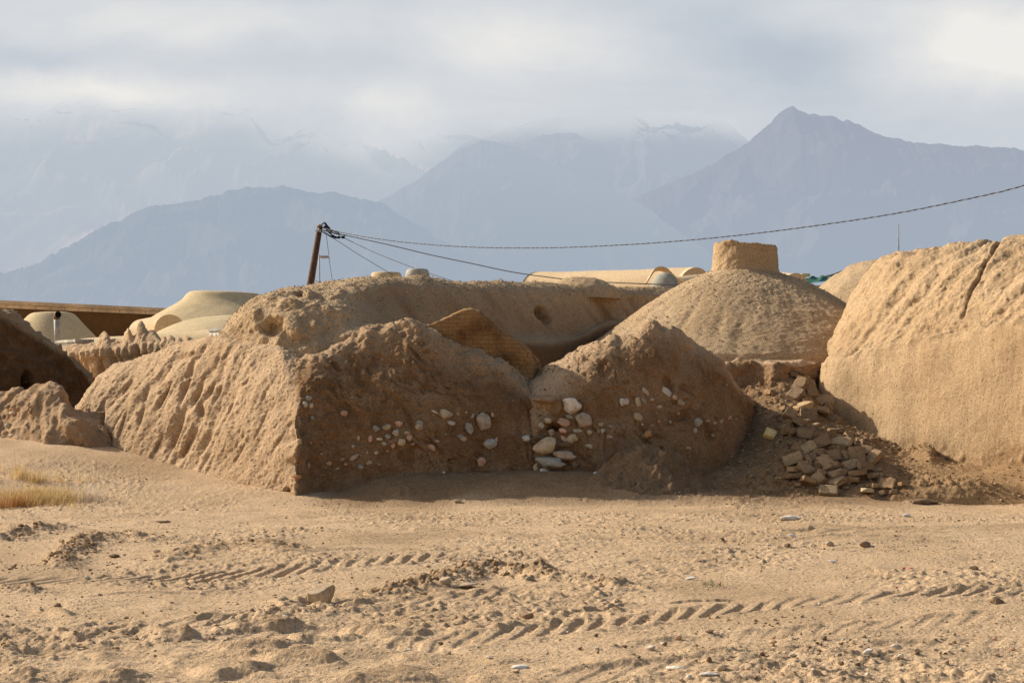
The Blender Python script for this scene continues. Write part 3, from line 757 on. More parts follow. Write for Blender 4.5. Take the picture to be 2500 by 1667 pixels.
# crumbled foot
foot = sst(.62, .38, nr.S + .12 * perlin(nr.P[..., 0] * 2.2, nr.P[..., 1] * 2.2))
nr.push(foot * (-.05 + lumps(nr.P, 6, .10, 88))); nr.tone += foot * .5 * sst(2200, 2300, PX)
nr.refresh()
nr.tone += roofm * .10 + .25 * np.maximum(perlin(nr.P[..., 0] * .9, nr.P[..., 1] * .9, nr.P[..., 2] * 1.2) - .1, 0)
nr.refresh()
nr.emit('plaster_wall', M['plaster'], rh, hi=2.42)
nr.emit('domed_roof', M['plaster'], rh, lo=2.39)

# ------------------------------------------------------------------ debris slope below the terrace and along the right wall
D0 = [(1680, 1253, 24.9), (1850, 1256, 24.6), (2000, 1258, 24.4), (2150, 1256, 24.3), (2300, 1256, 24.2), (2500, 1253, 24.1), (2900, 1268, 22.2)]
D1 = [(1680, 1185, 25.6), (1850, 1190, 25.1), (2000, 1192, 24.9), (2150, 1192, 24.8), (2300, 1186, 24.6), (2500, 1182, 24.5), (2900, 1190, 22.6)]
D2 = [(1680, 1130, 26.6), (1800, 1112, 26.5), (1900, 1102, 26.1), (2000, 1102, 25.8), (2100, 1122, 25.7), (2200, 1140, 25.6), (2300, 1156, 25.2), (2500, 1160, 24.9), (2900, 1150, 22.8)]
D3 = [(1660, 1085, 28.0), (1800, 1030, 27.9), (1900, 1000, 27.6), (1960, 1000, 27.5), (2030, 1045, 27.4), (2100, 1075, 26.8), (2160, 1100, 26.5), (2200, 1118, 26.3), (2270, 1104, 25.9), (2300, 1130, 25.8), (2400, 1148, 25.5), (2470, 1138, 25.2), (2500, 1136, 25.2), (2900, 1120, 23)]
D4 = [(1660, 1000, 29.2), (1800, 955, 29.0), (1880, 935, 28.9), (1915, 915, 29.1), (1940, 905, 29.6), (1970, 915, 29.8), (2005, 975, 29.3), (2060, 1035, 28.4), (2120, 1065, 27.7), (2200, 1105, 27), (2265, 1082, 26.5), (2300, 1122, 26.4), (2400, 1140, 26), (2475, 1125, 25.6), (2500, 1125, 25.6), (2900, 1110, 23.4)]
D5 = back(D4, .9, -.1)
nd = Net([D0, D1, D2, D3, D4, D5], [26, 45, 55, 55, 20], du=2.0, smooth=4)
PX, PY = nd.proj()
ed = sst(0, .8, nd.S)
rg = .45 + .9 * sst(-.2, .4, perlin(nd.P[..., 0] * .9 + 5, nd.P[..., 1] * .9, nd.P[..., 2] * .9)) - .35 * sst(2290, 2400, PX)
nd.push(ed * rough(nd.P, ((.9, .06), (2.6, .03)), 91) + ed * rg * rough(nd.P, ((7, .022), (16, .012)), 93)); nd.refresh()
nd.push(ed * rg * (lumps(nd.P, 8, .065, 92) + lumps(nd.P, 17, .03, 94) + lumps(nd.P, 33, .012, 95))); nd.refresh()
nd.tone += .75 * sst(2180, 2300, PX)
debris = nd.emit('debris_slope', M['debris'])
tag(debris, 'crumbled earth slope banked against the terrace and the foot of the right house', 'dirt bank', kind='structure')


# dark earth heap before the stump
def heap():
    c = ground_pt(1590, 1188); nu, nv = 150, 40
    th = np.linspace(0, 2 * math.pi, nu, endpoint=False); r = np.linspace(0, 1, nv)
    X = c[0] + 1.05 * r[:, None] * np.cos(th); Y = 25.05 + .62 * r[:, None] * np.sin(th)
    G = gz(X.ravel(), np.broadcast_to(Y, X.shape).ravel()).reshape(X.shape)
    pk = lambda dx, dy, h, w: h * np.exp(-(((X - c[0] - dx) / w) ** 2 + ((Y - 25.15 - dy) / (w * .8)) ** 2) ** .8)
    H = G - .06 + (pk(-.15, .1, .40, .42) + pk(.35, 0, .24, .38) + pk(-.55, .05, .2, .35) + pk(.05, -.25, .12, .3)) * sst(1.0, .8, r[:, None] + 0 * th)
    P = np.stack([X, Y, H], -1); N = np.zeros_like(P); N[..., 2] = 1
    P = P + N * (rough(P, ((1.5, .06), (5, .05), (14, .025)), 101) + lumps(P, 9, .07, 102) + lumps(P, 20, .04, 103))[..., None]
    o = mk('earth_heap', P.reshape(-1, 3), gridfaces(nv, nu, True)[:, ::-1].copy(), M['heap'], tone=np.zeros(nu * nv))
    tag(o, 'low heap of dark crumbly earth in shade at the foot of the wall stump', 'dirt heap')


M['heap'] = earth('dark_loose_earth', (.30, .20, .115), (.23, .15, .085), (.15, .095, .05), None, pebble=.35, peb_scale=24, bump=1.4)
heap()

# ------------------------------------------------------------------ left side ruins
L_b = [(-260, 1110, 32), (0, 1080, 33.2), (120, 1060, 34.3), (255, 1040, 35.8)]
L_m = [(-260, 930, 32.2), (0, 930, 33.4), (60, 940, 33.9), (120, 950, 34.5), (200, 980, 35.3), (255, 1030, 35.9)]
L_n = [(-260, 790, 32.4), (0, 815, 33.6), (40, 835, 33.9), (90, 865, 34.3), (150, 900, 34.9), (200, 935, 35.4), (235, 970, 35.8), (255, 1020, 36)]
L_c = [(-260, 710, 32.8), (0, 766, 34.0), (30, 776, 34.2), (60, 800, 34.4), (100, 827, 34.8), (140, 855, 35.2), (170, 880, 35.5), (200, 910, 35.8), (222, 938, 36), (240, 966, 36.1), (255, 1010, 36.2)]
L_d = back(L_c, .7, 0.0); L_e = back(L_c, 1.3, -.9)
nl = Net([L_b, L_m, L_n, L_c, L_d, L_e], [30, 50, 36, 16, 10], du=2.2, smooth=3)
PX, PY = nl.proj()
nl.push(rough(nl.P, ((.8, .06), (2.6, .03), (9, .012)), 111))
nl.push(sst(2.2, 2.9, nl.S) * (lumps(nl.P, 3, .07, 114) + lumps(nl.P, 7, .08, 115)) - .10 * sst(1.7, 2.1, nl.S) * sst(2.6, 2.2, nl.S) * (1 + perlin(nl.P[..., 0] * 2, nl.P[..., 1] * 2)))
nl.push(.09 * perlin(nl.P[..., 0] * 1.2, nl.P[..., 1] * 1.2, nl.P[..., 2] * 9) * sst(90, 40, PX) * sst(2.6, 1.5, nl.S)); nl.refresh()
nl.push(lumps(nl.P, 8, .07, 112) * sst(1.8, 2.6, nl.S) + lumps(nl.P, 20, .018, 113)); nl.refresh()
nl.push(-.07 * np.maximum(perlin((nl.P[..., 0] - nl.P[..., 1]) * 5, nl.P[..., 2] * .6), 0) * sst(90, 150, PX) * sst(2.2, 1.2, nl.S))
hollow(nl, 66, 935, 26, 60, 0, .35, tone=0, sharp=4); nl.refresh()
cracks(nl, sst(2.6, 2, nl.S), 33, .05); nl.refresh()
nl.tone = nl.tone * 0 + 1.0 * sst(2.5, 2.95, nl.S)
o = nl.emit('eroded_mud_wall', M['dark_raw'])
tag(o, 'dark shaded stub of eroded mud wall sloping down at the left edge', 'wall')

P_b = [(130, 1080, 38.00), (300, 1060, 36.60), (600, 1050, 34.40)]
P_m = [(130, 940, 38.10), (300, 925, 36.70), (600, 920, 34.50)]
P_n = [(130, 868, 38.10), (190, 866, 37.50), (260, 855, 36.90), (300, 855, 36.70), (345, 845, 36.40), (380, 845, 36.10), (600, 845, 34.50)]
P_c = [(130, 856, 38.40), (190, 847, 37.80), (236, 842, 37.40), (242, 822, 37.40), (252, 816, 37.30), (262, 818, 37.20), (270, 832, 37.20), (298, 835, 37.00), (306, 812, 36.90), (314, 803, 36.80), (324, 826, 36.80), (334, 824, 36.70), (340, 792, 36.60), (347, 791, 36.60), (358, 818, 36.50), (370, 814, 36.40), (382, 820, 36.30), (392, 836, 36.30), (401, 827, 36.20), (408, 837, 36.20), (415, 825, 36.10), (427, 834, 36.00), (436, 828, 35.90), (449, 835, 35.80), (456, 825, 35.80), (468, 834, 35.70), (479, 831, 35.60), (493, 835, 35.50), (520, 838, 35.30), (600, 838, 34.70)]
P_d = back(P_c, .35, -.05); P_e = back(P_c, .7, -1.0)
npn = Net([P_b, P_m, P_n, P_c, P_d, P_e], [10, 60, 22, 8, 8], du=1.6, smooth=1.2)
PX, PY = npn.proj()
npn.push(rough(npn.P, ((1.2, .05), (4, .03), (11, .015)), 121)); npn.refresh()
grv = np.maximum(perlin((npn.P[..., 0] * .9 - npn.P[..., 1] * .5 + npn.P[..., 2] * .12) * 6.5, npn.P[..., 2] * .8, npn.P[..., 1] * .3) + .05, 0)
npn.push(-.16 * grv * sst(.4, 1.2, npn.S) * sst(2.5, 1.75, npn.S) + .05 * sst(1.6, 1.8, npn.S) * sst(2.3, 2.0, npn.S) * (1 + perlin(npn.P[..., 0] * 5, npn.P[..., 1] * 5)) + lumps(npn.P, 14, .03, 122) * sst(1.5, 2.0, npn.S) + lumps(npn.P, 28, .016, 124)); npn.refresh()
npn.tone += .35 * grv
o = npn.emit('pinnacled_mud_wall', M['wall_mud'])
tag(o, 'low grooved ruined mud wall topped with a row of small crumbling pinnacles', 'wall')

K_b = [(-220, 1148, 30.24), (0, 1138, 28.74), (120, 1133, 27.93), (205, 1123, 28.15), (230, 1163, 27.45), (310, 1218, 27.25)]
K_m = [(-220, 1040, 30.79), (0, 1040, 29.29), (120, 1030, 28.48), (160, 1040, 28.21), (200, 1060, 28.05), (235, 1095, 28.00), (310, 1165, 27.80)]
K_n = [(-220, 975, 31.14), (0, 985, 29.64), (60, 975, 29.24), (110, 965, 28.90), (150, 980, 28.62), (170, 1005, 28.49), (190, 1025, 28.50), (225, 1045, 28.50), (260, 1090, 28.20), (310, 1160, 28.00)]
K_c = [(-220, 945, 31.59), (0, 957, 30.09), (25, 948, 29.92), (55, 945, 29.72), (70, 953, 29.62), (85, 944, 29.52), (130, 939, 29.21), (150, 948, 29.07), (162, 966, 28.99), (168, 988, 28.95), (185, 1003, 28.95), (205, 1008, 29.00), (230, 1025, 28.85), (265, 1075, 28.40), (310, 1150, 28.20)]
K_d = back(K_c, .5, -.05); K_e = back(K_c, .9, -.8)
nk = Net([K_b, K_m, K_n, K_c, K_d, K_e], [40, 50, 36, 14, 10], du=1.9, smooth=2.5)
nk.push(rough(nk.P, seed=131) + runnels(nk, nk.P, 2.6, .12, slant=.6, seed=132)); nk.refresh()
nk.push(lumps(nk.P, 9, .045, 133) + lumps(nk.P, 21, .018, 134) + lumps(nk.P, 3, .15, 135)); nk.refresh()
nk.tone += .35 + .4 * np.maximum(perlin(nk.P[..., 0] * 2, nk.P[..., 2] * 2.5, nk.P[..., 1]), 0)
low = thing('low_ruined_wall', 'low sunlit hump of ruined earth wall at the left edge before the gap', 'wall', W(60, 1085, 28))
nk.emit('wall', M['wall_mud'], low)

# ------------------------------------------------------------------ stones
def blob(seed, sub=3, bumpy=.22, flat=0, ang=0):
    bm = bmesh.new(); bmesh.ops.create_icosphere(bm, subdivisions=sub, radius=1)
    V = np.array([v.co[:] for v in bm.verts]); Fa = np.array([[v.index for v in f.verts] for f in bm.faces]); bm.free()
    s = seed * 13.7
    n = bumpy * perlin(V[:, 0] * 1.1 + s, V[:, 1] * 1.1, V[:, 2] * 1.1) + bumpy * .5 * perlin(V[:, 0] * 2.6 + s, V[:, 1] * 2.6, V[:, 2] * 2.6) + bumpy * .2 * perlin(V[:, 0] * 6 + s, V[:, 1] * 6, V[:, 2] * 6)
    V = V * (1 + n[:, None])
    if ang:   # faceted: clip by random planes
        r = np.random.default_rng(seed)
        for _ in range(ang):
            d = r.normal(size=3); d /= np.linalg.norm(d); k = r.uniform(.55, .85)
            h = V @ d; V = V - np.maximum(h - k, 0)[:, None] * d * .95
    V = V / np.abs(V).max(0)
    me = bpy.data.meshes.new('stone_shape'); me.from_pydata([tuple(v) for v in V], [], [tuple(f) for f in Fa])
    me.polygons.foreach_set('use_smooth', np.ones(len(me.polygons), bool)); me.materials.append(M['stone']); me.update()
    return me


STONES = [blob(k, 3, .42, ang=0 if k % 3 == 0 else 6) for k in range(14)]
ROCKS = [blob(40 + k, 3, .22, ang=9) for k in range(6)]
PAL = {'g': (.42, .385, .30), 'w': (.70, .61, .47), 'p': (.62, .38, .25), 't': (.56, .42, .275), 'o': (.50, .26, .10), 'd': (.25, .165, .095), 'b': (.30, .19, .115), 'c': (.70, .63, .52)}


def stone(name, px, py, w, h, col, surf, ang=0, parent=None, sink=.02, depth=.8, shapes=STONES, kvar=.14):
    p, n = surf.at(px, py)
    Y = p[1]; k_ = 1.14 if parent else 1.24; sx = k_ * w / F * Y / 2; sz = k_ * h / F * Y / 2; sy = depth * min(sx, sz)
    me = shapes[random.randrange(len(shapes))]
    o = bpy.data.objects.new(name, me); C.objects.link(o)
    c = p - n * sy * (sink * 2 - .3)
    o.rotation_euler = Euler((0, -math.radians(ang), math.atan2(n[0], -n[1]) * .5 + random.uniform(-.2, .2)), 'XYZ')
    o.scale = (sx, max(sy, .02), sz)
    o.location = c - np.array(parent.location) if parent else c
    if parent: o.parent = parent
    b = PAL[col]; k = random.uniform(1 - kvar, 1 + kvar)
    o.color = (b[0] * k * random.uniform(.95, 1.05), b[1] * k, b[2] * k * random.uniform(.92, 1.08), 1)
    return o


SA = [(255, 215, 70, 50, 'g'), (215, 285, 55, 65, 'w'), (275, 310, 45, 55, 'w'), (130, 295, 35, 50, 'g'), (260, 415, 40, 45, 'g'), (615, 365, 80, 60, 'p'), (945, 520, 70, 70, 'g'), (1065, 510, 90, 60, 't', 25), (1185, 475, 80, 60, 'p'), (1145, 565, 75, 65, 'g', 30), (1265, 565, 60, 35, 't'), (1400, 470, 75, 60, 'g'), (1410, 525, 85, 65, 't'), (1055, 610, 55, 55, 'g'), (950, 640, 65, 25, 'w'), (850, 655, 50, 75, 'p'), (760, 660, 28, 60, 't'), (680, 710, 40, 35, 'g'), (1020, 705, 60, 40, 'g'), (1120, 725, 45, 55, 'p'), (1215, 675, 85, 80, 't', -30), (1290, 655, 60, 70, 'p'), (1330, 715, 45, 25, 'p', 15), (1520, 720, 85, 60, 'p', -20), (1550, 655, 50, 25, 't'), (1555, 370, 75, 25, 't', -25), (1670, 360, 130, 110, 't'), (1800, 395, 45, 35, 't'), (1950, 390, 36, 65, 't', -15), (2055, 465, 150, 190, 't'), (2135, 385, 30, 45, 't'), (1725, 485, 95, 50, 'g', -5), (1915, 535, 85, 130, 'g', 10), (1840, 630, 110, 60, 't', -20), (2120, 720, 135, 110, 'g', 20), (2195, 640, 35, 60, 'p'), (2045, 875, 90, 95, 'p'), (715, 830, 110, 50, 't', 40), (560, 855, 60, 40, 't', 30), (460, 890, 60, 45, 'p'), (245, 920, 30, 65, 'p'), (140, 665, 55, 60, 't'), (540, 940, 50, 32, 't', 35), (605, 930, 35, 25, 'p'), (770, 930, 60, 55, 'g'), (845, 895, 70, 42, 't', 25), (925, 810, 48, 32, 't', 25), (945, 900, 35, 18, 't'), (110, 1025, 115, 40, 'o'), (1060, 785, 25, 20, 'w'), (845, 770, 15, 35, 'p'), (275, 690, 25, 20, 't'), (1675, 578, 30, 20, 'g')]
for st in SA:
    zx, zy, w, h, c = st[:5]; ang = st[5] if len(st) > 5 else 0
    stone('embedded_stone', 700 + zx / 4.276, 920 + zy / 4.276, w / 4.276, h / 4.276, c, na, ang, house)
SB = [(290, 640, 170, 270, 'p', 8), (910, 455, 230, 205, 'w', -15), (1045, 650, 200, 195, 't'), (885, 590, 110, 45, 'g', -15), (805, 665, 170, 110, 'p'), (590, 655, 90, 75, 't', -10), (555, 730, 80, 80, 'w'), (660, 780, 100, 60, 't', -20), (635, 830, 70, 70, 't'), (785, 775, 100, 50, 'p', -10), (965, 765, 140, 45, 'g', -5), (940, 875, 150, 115, 't', 20), (795, 890, 95, 65, 'p', -35), (1315, 700, 70, 60, 't'), (1390, 720, 60, 30, 'g'), (1250, 785, 45, 60, 't'), (1330, 775, 55, 60, 'w'), (1175, 815, 70, 60, 't'), (1395, 840, 50, 45, 't'), (1125, 965, 100, 55, 'w', -15), (1455, 875, 40, 30, 't'), (940, 1230, 90, 130, 'b')]
for st in SB:
    zx, zy, w, h, c = st[:5]; ang = st[5] if len(st) > 5 else 0
    stone('embedded_stone', 1220 + zx / 5.2267, 900 + zy / 5.2267, w / 5.2267, h / 5.2267, c, nc, ang, stump)
SC = [(215, 400, 75, 95, 'w', 20), (285, 415, 80, 90, 'w'), (395, 405, 65, 115, 't', 10), (505, 265, 120, 60, 't', -45), (580, 360, 60, 50, 't', -40), (500, 430, 85, 50, 'g', -45), (395, 600, 120, 100, 't', -30), (690, 460, 70, 40, 't'), (775, 270, 155, 85, 'w', -40), (875, 365, 65, 55, 't', -35), (965, 415, 110, 70, 't', -35), (940, 590, 45, 35, 't', -30), (665, 660, 40, 30, 'p'), (570, 695, 45, 40, 't'), (480, 730, 30, 30, 'w'), (835, 690, 40, 45, 'g'), (1195, 680, 105, 110, 'g'), (1300, 670, 75, 45, 'p'), (1390, 665, 60, 40, 'p'), (1480, 650, 60, 60, 't'), (1590, 620, 75, 45, 'p', 20), (1685, 640, 35, 25, 't'), (1160, 780, 50, 65, 'g'), (1335, 835, 45, 35, 'w'), (530, 820, 100, 100, 'o'), (1070, 1005, 75, 40, 't')]
for st in SC:
    zx, zy, w, h, c = st[:5]; ang = st[5] if len(st) > 5 else 0
    stone('embedded_stone', 1480 + zx / 5.2257, 900 + zy / 5.2257, w / 5.2257, h / 5.2257, c, nc, ang, stump)
for (px, py, w, h, c) in [(18, 1035, 16, 12, 'g'), (10, 1050, 18, 8, 't'), (25, 1010, 22, 9, 't'), (14, 990, 26, 9, 'd'), (22, 1062, 14, 8, 'w'), (6, 1015, 16, 10, 'd')]:
    stone('embedded_stone', px, py, w, h, c, nk, 10, low)

G_ST = 'loose stones stacked in the gap between the two ruined walls'
for (zx, zy, w, h, c, ang, lab) in [
    (360, 910, 95, 90, 'w', 10, 'small pale angular stone at the upper left end of the stacked gap'),
    (550, 920, 280, 75, 'd', -6, 'long thin brown slab lying on top of the biggest stacked stone'),
    (550, 1050, 290, 185, 't', 8, 'biggest of the stacked stones, a rounded tan block under the thin slab'),
    (815, 1115, 260, 110, 't', -4, 'flat tan stone jutting right beside the biggest stacked stone'),
    (650, 1220, 340, 130, 'g', -5, 'long grey boulder stained black, near the bottom of the stacked stones'),
    (460, 1265, 70, 140, 't', 18, 'upright narrow tan stone at the bottom left of the stacked stones'),
    (570, 1320, 125, 100, 'w', -12, 'pale wedge shaped stone at the very bottom of the stacked stones'),
    (695, 1335, 130, 60, 'g', -3, 'small flat grey stone at the bottom right of the stacked stones'),
    (820, 955, 170, 55, 'd', 0, 'thin dark brown slab on the right side of the dark crevice'),
    (820, 1025, 130, 40, 'd', 0, 'lower thin dark slab on the right side of the dark crevice')]:
    o = stone('stacked_stone', 1220 + zx / 5.2267, 900 + zy / 5.2267, w / 5.2267, h / 5.2267, c, nc, ang, None, sink=-.45, depth=1.1, shapes=ROCKS + STONES[:3])
    tag(o, lab, 'stone', G_ST)
o = stone('plaster_crust', 1220 + 590 / 5.2267, 900 + 385 / 5.2267, 70, 17, 'b', nc, -6, None, sink=-.3, depth=2.2, shapes=ROCKS)
tag(o, 'overhanging brown crust of plaster on top of the gap above the stacked stones', 'crust')

# ------------------------------------------------------------------ fallen bricks
def brickmesh(seed, cuts=7, worn=.05):
    bm = bmesh.new(); bmesh.ops.create_cube(bm, size=2)
    bmesh.ops.subdivide_edges(bm, edges=bm.edges, cuts=cuts, use_grid_fill=True)
    V = np.array([v.co[:] for v in bm.verts]); Fa = [[v.index for v in f.verts] for f in bm.faces]; bm.free()
    r = np.random.default_rng(seed)
    for _ in range(3):       # chipped corners and edges
        d = np.sign(r.normal(size=3)) * r.uniform(.3, 1, size=3); d /= np.linalg.norm(d)
        k = (np.abs(d).sum()) * r.uniform(.68, .9); h = V @ d; V = V - np.maximum(h - k, 0)[:, None] * d
    L = np.linalg.norm(V, axis=1)
    V = V * (1 - .035 * sst(1.4, 1.75, L))[:, None]
    s = seed * 5.3
    V = V + worn * np.stack([perlin(V[:, 0] * 1.3 + s + k * 9, V[:, 1] * 1.3, V[:, 2] * 1.3) for k in range(3)], -1) + worn * .5 * np.stack([perlin(V[:, 0] * 4 + s + k * 9, V[:, 1] * 4, V[:, 2] * 4) for k in range(3)], -1)
    me = bpy.data.meshes.new('brick_shape'); me.from_pydata([tuple(v) for v in V], [], Fa)
    me.polygons.foreach_set('use_smooth', np.ones(len(me.polygons), bool)); me.materials.append(M['brick']); me.update()
    return me


BR = [brickmesh(k, worn=.04 + .025 * (k % 3)) for k in range(12)]
BRC = [brickmesh(30, 11, .24), brickmesh(31, 9, .18)]
G_BR = 'fallen mud bricks in the rubble pile beside the right house'
LAB = {1: 'crumbly sunlit mud brick perched on the very top of the rubble pile', 2: 'flat sunlit mud brick tilted just left of the topmost crumbly one', 3: 'eroded mud brick wedged under the topmost crumbly one', 4: 'narrow brick standing on end right of the topmost crumbly one', 5: 'thin square tile sticking out at the upper left of the pile', 6: 'thick blocky brick in the middle of the pile under the flat sunlit brick', 7: 'blocky brick resting high in the notch above the pile', 8: 'tall flat slab leaning in the sunlit notch above the pile', 9: 'square tile leaning in the notch just above the pile', 10: 'broad brick lying along the upper right edge of the pile near the plaster wall', 15: 'broad flat tile showing its face at the middle left of the pile', 20: 'upright brick at the right edge of the pile touching the plaster wall', 21: 'long pale brick lying across the right middle of the pile', 22: 'large slab tipped up left of the long pale brick', 23: 'long grey brick sloping down to the left in the lower left of the pile', 24: 'pale end block at the lower left corner of the pile', 27: 'rounded worn brick in the centre of the lower pile', 28: 'knobbly rounded lump leaning against the rounded worn brick', 29: 'largest flat slab standing in the lower right of the pile', 31: 'upright brick at the far right of the lower pile', 32: 'flat pale brick lying in front of the largest standing slab', 33: 'brick at the lower right lying beside the flat pale brick', 35: 'square block at the lower left below the long grey brick', 39: 'wedge shaped brick near the bottom middle of the pile', 40: 'flat brick near the bottom right of the pile on top of another', 41: 'flat brick underneath another near the bottom right of the pile', 42: 'curved broken brick near the bottom middle of the pile', 43: 'broken brick tilted steeply at the bottom left of the pile', 45: 'single flat brick lying clear in front of the pile at its foot', 46: 'layered clump of brick at the far lower right of the pile', 47: 'pale yellowish flat fragment on the ground at the lower right', 48: 'single yellow sunlit brick lying apart on the slope left of the pile', 49: 'small flake of brick high on the dark slope left of the notch'}
BL = [(870, 450, 215, 85, 0), (650, 520, 190, 62, 18), (850, 555, 200, 62, -10), (965, 530, 95, 60, -55), (535, 605, 130, 100, -40), (725, 610, 165, 130, -5), (640, 290, 130, 110, -15), (750, 330, 115, 165, 8), (610, 390, 140, 100, -30), (1000, 655, 160, 105, -28), (525, 690, 80, 50, -10), (625, 685, 115, 65, -35), (465, 735, 95, 60, 22), (520, 780, 130, 70, 0), (680, 800, 160, 90, -10), (935, 815, 115, 70, -10), (985, 760, 75, 45, 0), (1075, 755, 95, 50, 10), (1060, 820, 150, 40, -5), (1170, 855, 80, 115, -10), (1070, 885, 200, 80, -12), (880, 890, 155, 105, 22), (710, 945, 190, 105, 32), (585, 1075, 190, 110, 18), (630, 950, 100, 90, 0), (1065, 965, 70, 90, 5), (1000, 1030, 125, 110, 10), (915, 1095, 130, 125, 30), (1225, 1030, 170, 175, 2), (1330, 985, 120, 75, -15), (1400, 1055, 110, 120, -20), (1165, 1120, 200, 80, 10), (1340, 1150, 155, 80, -5), (1010, 1130, 90, 70, 0), (690, 1175, 130, 115, 0), (570, 1235, 145, 55, 5), (580, 1180, 90, 55, 5), (880, 1195, 95, 60, -25), (1015, 1205, 190, 70, 15), (1230, 1205, 195, 60, 8), (1175, 1260, 150, 58, -3), (1010, 1290, 165, 66, 20), (820, 1265, 130, 95, -45), (715, 1290, 145, 55, -20), (925, 1390, 190, 80, -5), (1530, 1330, 175, 95, 0), (1320, 1385, 120, 42, -5), (320, 800, 115, 75, -35), (330, 370, 80, 55, -12), (660, 155, 80, 40, 0), (570, 175, 65, 50, 0), (710, 440, 95, 50, 15), (830, 960, 70, 45, -20), (1320, 870, 85, 60, -10), (820, 1110, 60, 60, 0), (850, 1020, 50, 75, 10), (785, 1030, 60, 90, 10), (730, 1045, 95, 55, -40), (715, 1095, 85, 55, -10), (540, 880, 95, 48, 5), (640, 885, 85, 42, 0), (1460, 1000, 105, 60, 0), (1390, 1230, 115, 60, 5), (1490, 1240, 45, 90, -15), (1150, 1290, 45, 42, 0), (1500, 1400, 62, 52, 20), (1000, 1265, 85, 40, 0), (900, 1260, 75, 40, -10), (780, 1160, 65, 50, 0), (580, 490, 85, 38, 0), (480, 530, 72, 48, -20), (450, 485, 55, 40, 0), (920, 730, 55, 60, 0), (1200, 950, 80, 40, -30), (1240, 900, 70, 45, -20), (760, 880, 60, 40, 0), (860, 960, 70, 50, 10), (950, 930, 60, 45, 30), (1100, 1020, 60, 80, 0), (1270, 1090, 70, 40, 0), (450, 640, 55, 40, -20), (400, 600, 50, 32, 0), (800, 700, 60, 40, 20), (850, 740, 50, 40, -10), (700, 740, 55, 40, 0), (960, 570, 60, 50, 0), (650, 100, 50, 30, 0), (640, 205, 60, 40, 10), (690, 220, 50, 30, -10), (1600, 1390, 70, 45, 0), (1440, 1330, 60, 45, 0), (1700, 1300, 55, 40, 0), (1120, 1340, 60, 30, 0), (620, 1310, 60, 35, 0), (860, 1340, 50, 30, 0)]
SMALL_T = 'small broken piece of mud brick tucked among the larger ones of the rubble pile'
MED_T = 'dusty brown mud brick lying jumbled in the body of the rubble pile'
for k, (zx, zy, w, h, ang) in enumerate(BL, 1):
    px, py = 1800 + zx / 4.2375, 870 + zy / 4.2375
    if py < 912 and px > 1930: surf = nd
    surf = nd
    p, n = surf.at(px, py)
    Y = p[1]; w_ = w / 4.2375 / F * Y; h_ = h / 4.2375 / F * Y
    crumb = k in (1, 3, 27, 28, 46)
    me = BRC[k % 2] if crumb else BR[random.randrange(len(BR))]
    o = bpy.data.objects.new('fallen_brick', me); C.objects.link(o)
    big = max(w, h) > 100
    th = random.uniform(.05, .075) if big else min(w_, h_) * .6
    tilt = random.uniform(-.95, -.15) if h > 70 else random.uniform(-.25, .1)
    if h <= 70: th = max(th, min(w_ * .6, .14))
    o.scale = (w_ / 2, th if h <= 70 else th / 2 + .02, h_ / 2 * (1 / math.cos(tilt) if h > 70 else 1))
    o.rotation_mode = 'YXZ'
    o.rotation_euler = Euler((tilt, -math.radians(ang), random.uniform(-.6, .6)), 'YXZ')
    lift = random.uniform(.03, .085) if k <= 50 else .01; w_ *= random.uniform(.95, 1.15); h_ *= random.uniform(.8, 1.1)
    o.location = p + np.array([0, -.6, .5]) * lift
    base = (.48, .32, .165) if k in (1, 2, 3, 4) else ((.35, .222, .115) if k % 3 else (.30, .20, .112))
    if k == 48: base = (.72, .54, .22)
    if k == 47: base = (.62, .47, .26)
    if k in (21, 23, 24, 32, 45): base = (.43, .30, .165)
    v = random.uniform(.85, 1.15); o.color = (base[0] * v, base[1] * v, base[2] * v, 1)
    tag(o, LAB.get(k, SMALL_T if not big else MED_T), 'brick', G_BR)

# ------------------------------------------------------------------ stones and clods lying on the open dirt
class _G:
    def at(s, px, py):
        return ground_pt(px, py), np.array([0, 0, 1.])


def lying(name, px, py, w, h, col, lab, cat, group=None, ang=0, mat=None, shapes=ROCKS, depth=.8, sink=.3, kv=.06):
    p = ground_pt(px, py + h * .35)
    Y = p[1]; sx = w / F * Y / 2; sz = h / F * Y / 2; sy = max(depth * sx, sz)
    me = shapes[random.randrange(len(shapes))]
    o = bpy.data.objects.new(name, me); C.objects.link(o)
    o.scale = (sx, sy, sz * 1.1); o.rotation_euler = (random.uniform(-.1, .1), -math.radians(ang), random.uniform(-.5, .5) if abs(ang) < 5 else 0)
    o.location = (p[0], p[1] + sy * .4, p[2] + sz * (1 - 2 * sink) + .005)
    b = PAL[col]; k = random.uniform(1 - kv, 1 + kv); o.color = (b[0] * k, b[1] * k, b[2] * k, 1)
    if mat:
        o.material_slots[0].link = 'OBJECT'; o.material_slots[0].material = mat
    tag(o, lab, cat, group)
    return o


PAL['s'] = (.47, .355, .225)
boul = blob(77, 4, .16, ang=11)
lying('boulder', 783, 1462, 80, 50, 's', 'pale sandstone block half buried in dug up dirt, left foreground', 'rock', ang=22, shapes=[boul], depth=.6, sink=.08)
lying('flat_slab', 1133, 1430, 62, 14, 't', 'flat grey green stone slab lying on the dirt ridge in the middle', 'rock', ang=6, depth=.9)
lying('rock', 1089, 1417, 34, 25, 't', 'pale rock beside the flat slab on the clod ridge', 'rock')
lying('rock', 1288, 1503, 34, 18, 'b', 'reddish brown stone lying beside the wheel lug prints', 'rock')
lying('rock', 1290, 1413, 17, 14, 'g', 'small grey stone on the right of the clod ridge', 'rock')
lying('rock', 214, 1413, 17, 10, 'g', 'small blue grey stone near the left edge in the packed dirt', 'rock')
lying('brick_fragment', 383, 1347, 24, 9, 'b', 'small brown brick fragment left of the clod band', 'brick')
